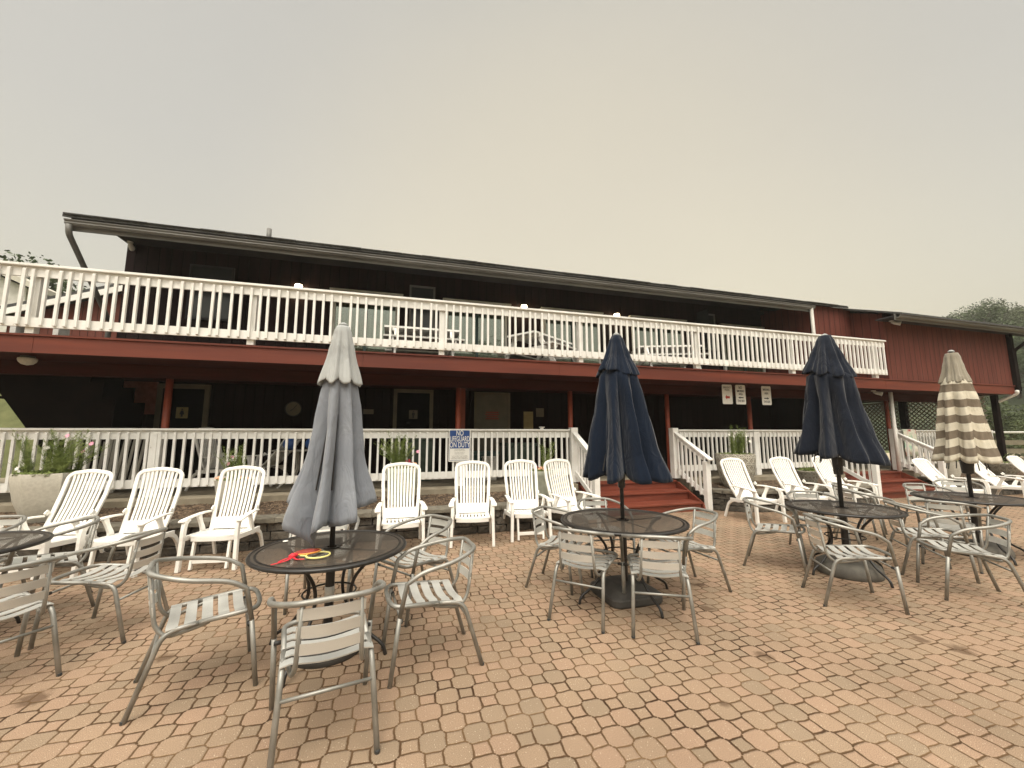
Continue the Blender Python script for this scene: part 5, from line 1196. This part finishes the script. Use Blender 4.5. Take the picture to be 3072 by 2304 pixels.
e = empty('white_shed', (-18.2,23.2,2), 0, 'pale grey-white gabled shed behind the far left of the upper railing', 'shed'); off = -Vector(e.location)
mb = MB(); mb.prism([(-21.2,1.5),(-15.5,1.5),(-15.5,7.9),(-18.2,9.15),(-21.2,7.75)], lambda x,z: (x,22,z), lambda x,z: (x,24.6,z)); o = mb.build('wall', M_trim, e); o.location = off
mb = MB(); mb.prism([(-21.6,7.65),(-18.2,9.25),(-14.9,7.71),(-14.9,7.95),(-18.2,9.5),(-21.6,7.9)], lambda x,z: (x,21.6,z), lambda x,z: (x,25,z)); o = mb.build('roof', M_planter, e); o.location = off
# trees: crown of many leaf clumps on a branching trunk
def tree_meshes(seed, h, r, leaf, m, nleaf=10500, lo=.30):
    rg = random.Random(seed); tr = MB(); limbs = []
    tr.tube([(0,0,0),(.03*h*rg.uniform(-1,1),.03*h*rg.uniform(-1,1),h*.45),(.02*h,0,h*.85)], h*.026, 8, r1=h*.008)
    clumps = []
    for k in range(17):
        t_ = rg.uniform(lo,.88); a = rg.uniform(0,6.28); l = r*rg.uniform(.55,1.0)*(1-max(0,t_-.6)*1.3); e_ = Vector((math.cos(a)*l, math.sin(a)*l, h*(t_+rg.uniform(.02,.14))))
        tr.tube([(0,0,h*t_*.85),tuple(e_*.5+Vector((0,0,h*t_*.40))),tuple(e_)], h*.009, 5, r1=h*.003); clumps.append((e_, r*rg.uniform(.24,.42)))
    for k in range(8): clumps.append((Vector((rg.uniform(-.3,.3)*r, rg.uniform(-.3,.3)*r, h*rg.uniform(.6,.97))), r*rg.uniform(.25,.4)))
    lf = MB()
    for _ in range(nleaf):
        c, q = clumps[rg.randrange(len(clumps))]; d = Vector((rg.gauss(0,1), rg.gauss(0,1), rg.gauss(0,.75))).normalized()*q*rg.uniform(.45,1.08)**.6
        p = c+d; u = Vector((rg.gauss(0,1), rg.gauss(0,1), rg.gauss(0,.6))).normalized(); w = u.cross(Vector((rg.gauss(0,1), rg.gauss(0,1), rg.gauss(0,1)))).normalized(); s_ = leaf*rg.uniform(.6,1.5)
        lf.add([p-u*s_, p+w*s_*.55, p+u*s_, p-w*s_*.55], [(0,1,2,3)])
    return tr.mesh('trunk', M_bark, True), lf.mesh('crown', m)
TM = [tree_meshes(s_, 10, 4.2, .115, M_leaf if s_ % 2 else M_leaf2) for s_ in (41,42,43,44)]
def tree(x, y, z, s, k, a, label, group):
    e = empty('deciduous_tree', (x,y,z), a, label, 'tree', group); e.scale = (s,s,s)
    for n_, me in zip(('trunk','crown'), TM[k%4]): o = bpy.data.objects.new(n_, me); COL.objects.link(o); o.parent = e
    return e
tree(-22.4,31,1.2,1.02,0,1,'dark green tree top showing above the far left of the upper railing','trees at the left')
tree(-16.5,30,-1.0,.86,1,2,'dark green tree between the white shed and the red side wing','trees at the left')
tree(-19.2,36,-.5,.86,2,3,'low tree crown just above the white roof trim of the red side wing','trees at the left')
tree(-12.6,22.5,-.3,.62,3,.5,'bushy tree behind the upper railing just right of the white shed','trees at the left')
RT = random.Random(17); GT = 'trees on the wooded hillside at the right'
BOX = ['rounded','broad','tall','ragged']
for i in range(64):
    ang = R(50+38*((i*.618)%1)); d = 72+i*1.35+RT.uniform(-2,2); x, y = math.sin(ang)*d, math.cos(ang)*d
    z = hillz(x, y)-1.2; tree(x, y, z, RT.uniform(.75,1.15), i, RT.uniform(0,6), 'leafy green tree of the wooded hillside beyond the right end of the building', GT)
for i in range(14):
    ang = R(66+1.5*i); d = 40+((i*7)%5)*3.5; x, y = math.sin(ang)*d, math.cos(ang)*d
    tree(x, y, hillz(x,y)-.9, RT.uniform(.42,.62), i+1, i*1.1, 'low dark tree at the foot of the wooded hill beyond the porch end', 'low trees at the foot of the hill')
# rail fence by the drive
e = empty('rail_fence', (30,9.5,0), 0, 'weathered rail fence with a pale top rail beyond the right end of the porch', 'fence'); off = -Vector(e.location)
mb = MB(); mb.tube([(24,13.5,1.62),(40,7,1.62)], .05, 8); o = mb.build('top_rail', M_trim, e, smooth=True); o.location = off
for z in (.35,.75,1.15): mb = MB(); mb.beam((24,13.5,z),(40,7,z),.05,.22); o = mb.build('board', M_frame, e); o.location = off
for k in range(7): x = 24+16*k/6; y = 13.5-6.5*k/6; mb = MB(); mb.bb(x-.06,x+.06,y+.05,y+.17,-.03,1.58); o = mb.build('post', M_frame, e); o.location = off
# trees behind the camera: seen only in the window reflections
for i, (x, y, s) in enumerate(((-14,-22,1.0),(-6,-26,1.15),(3,-24,.95),(12,-27,1.2))):
    tree(x, y, -.1, s, i, i, 'tree behind the photographer, seen mirrored in the upper sliding doors', 'trees mirrored in the sliding doors')

# ================================================================== SMOKY AIR
M_haze = bpy.data.materials.new('smoky_air'); M_haze.use_nodes = True; ht = M_haze.node_tree; ht.nodes.clear()
pv = N(ht,'ShaderNodeVolumePrincipled'); pv.inputs['Color'].default_value = (.93,.90,.82,1); pv.inputs['Density'].default_value = .0012; pv.inputs['Anisotropy'].default_value = .2
ho = N(ht,'ShaderNodeOutputMaterial'); ht.links.new(pv.outputs[0], ho.inputs['Volume'])
tag(MB().bb(-905, 905, -905, 905, -4, 42).build('haze', M_haze), 'thin smoky haze hanging in the air', 'haze', kind='stuff')
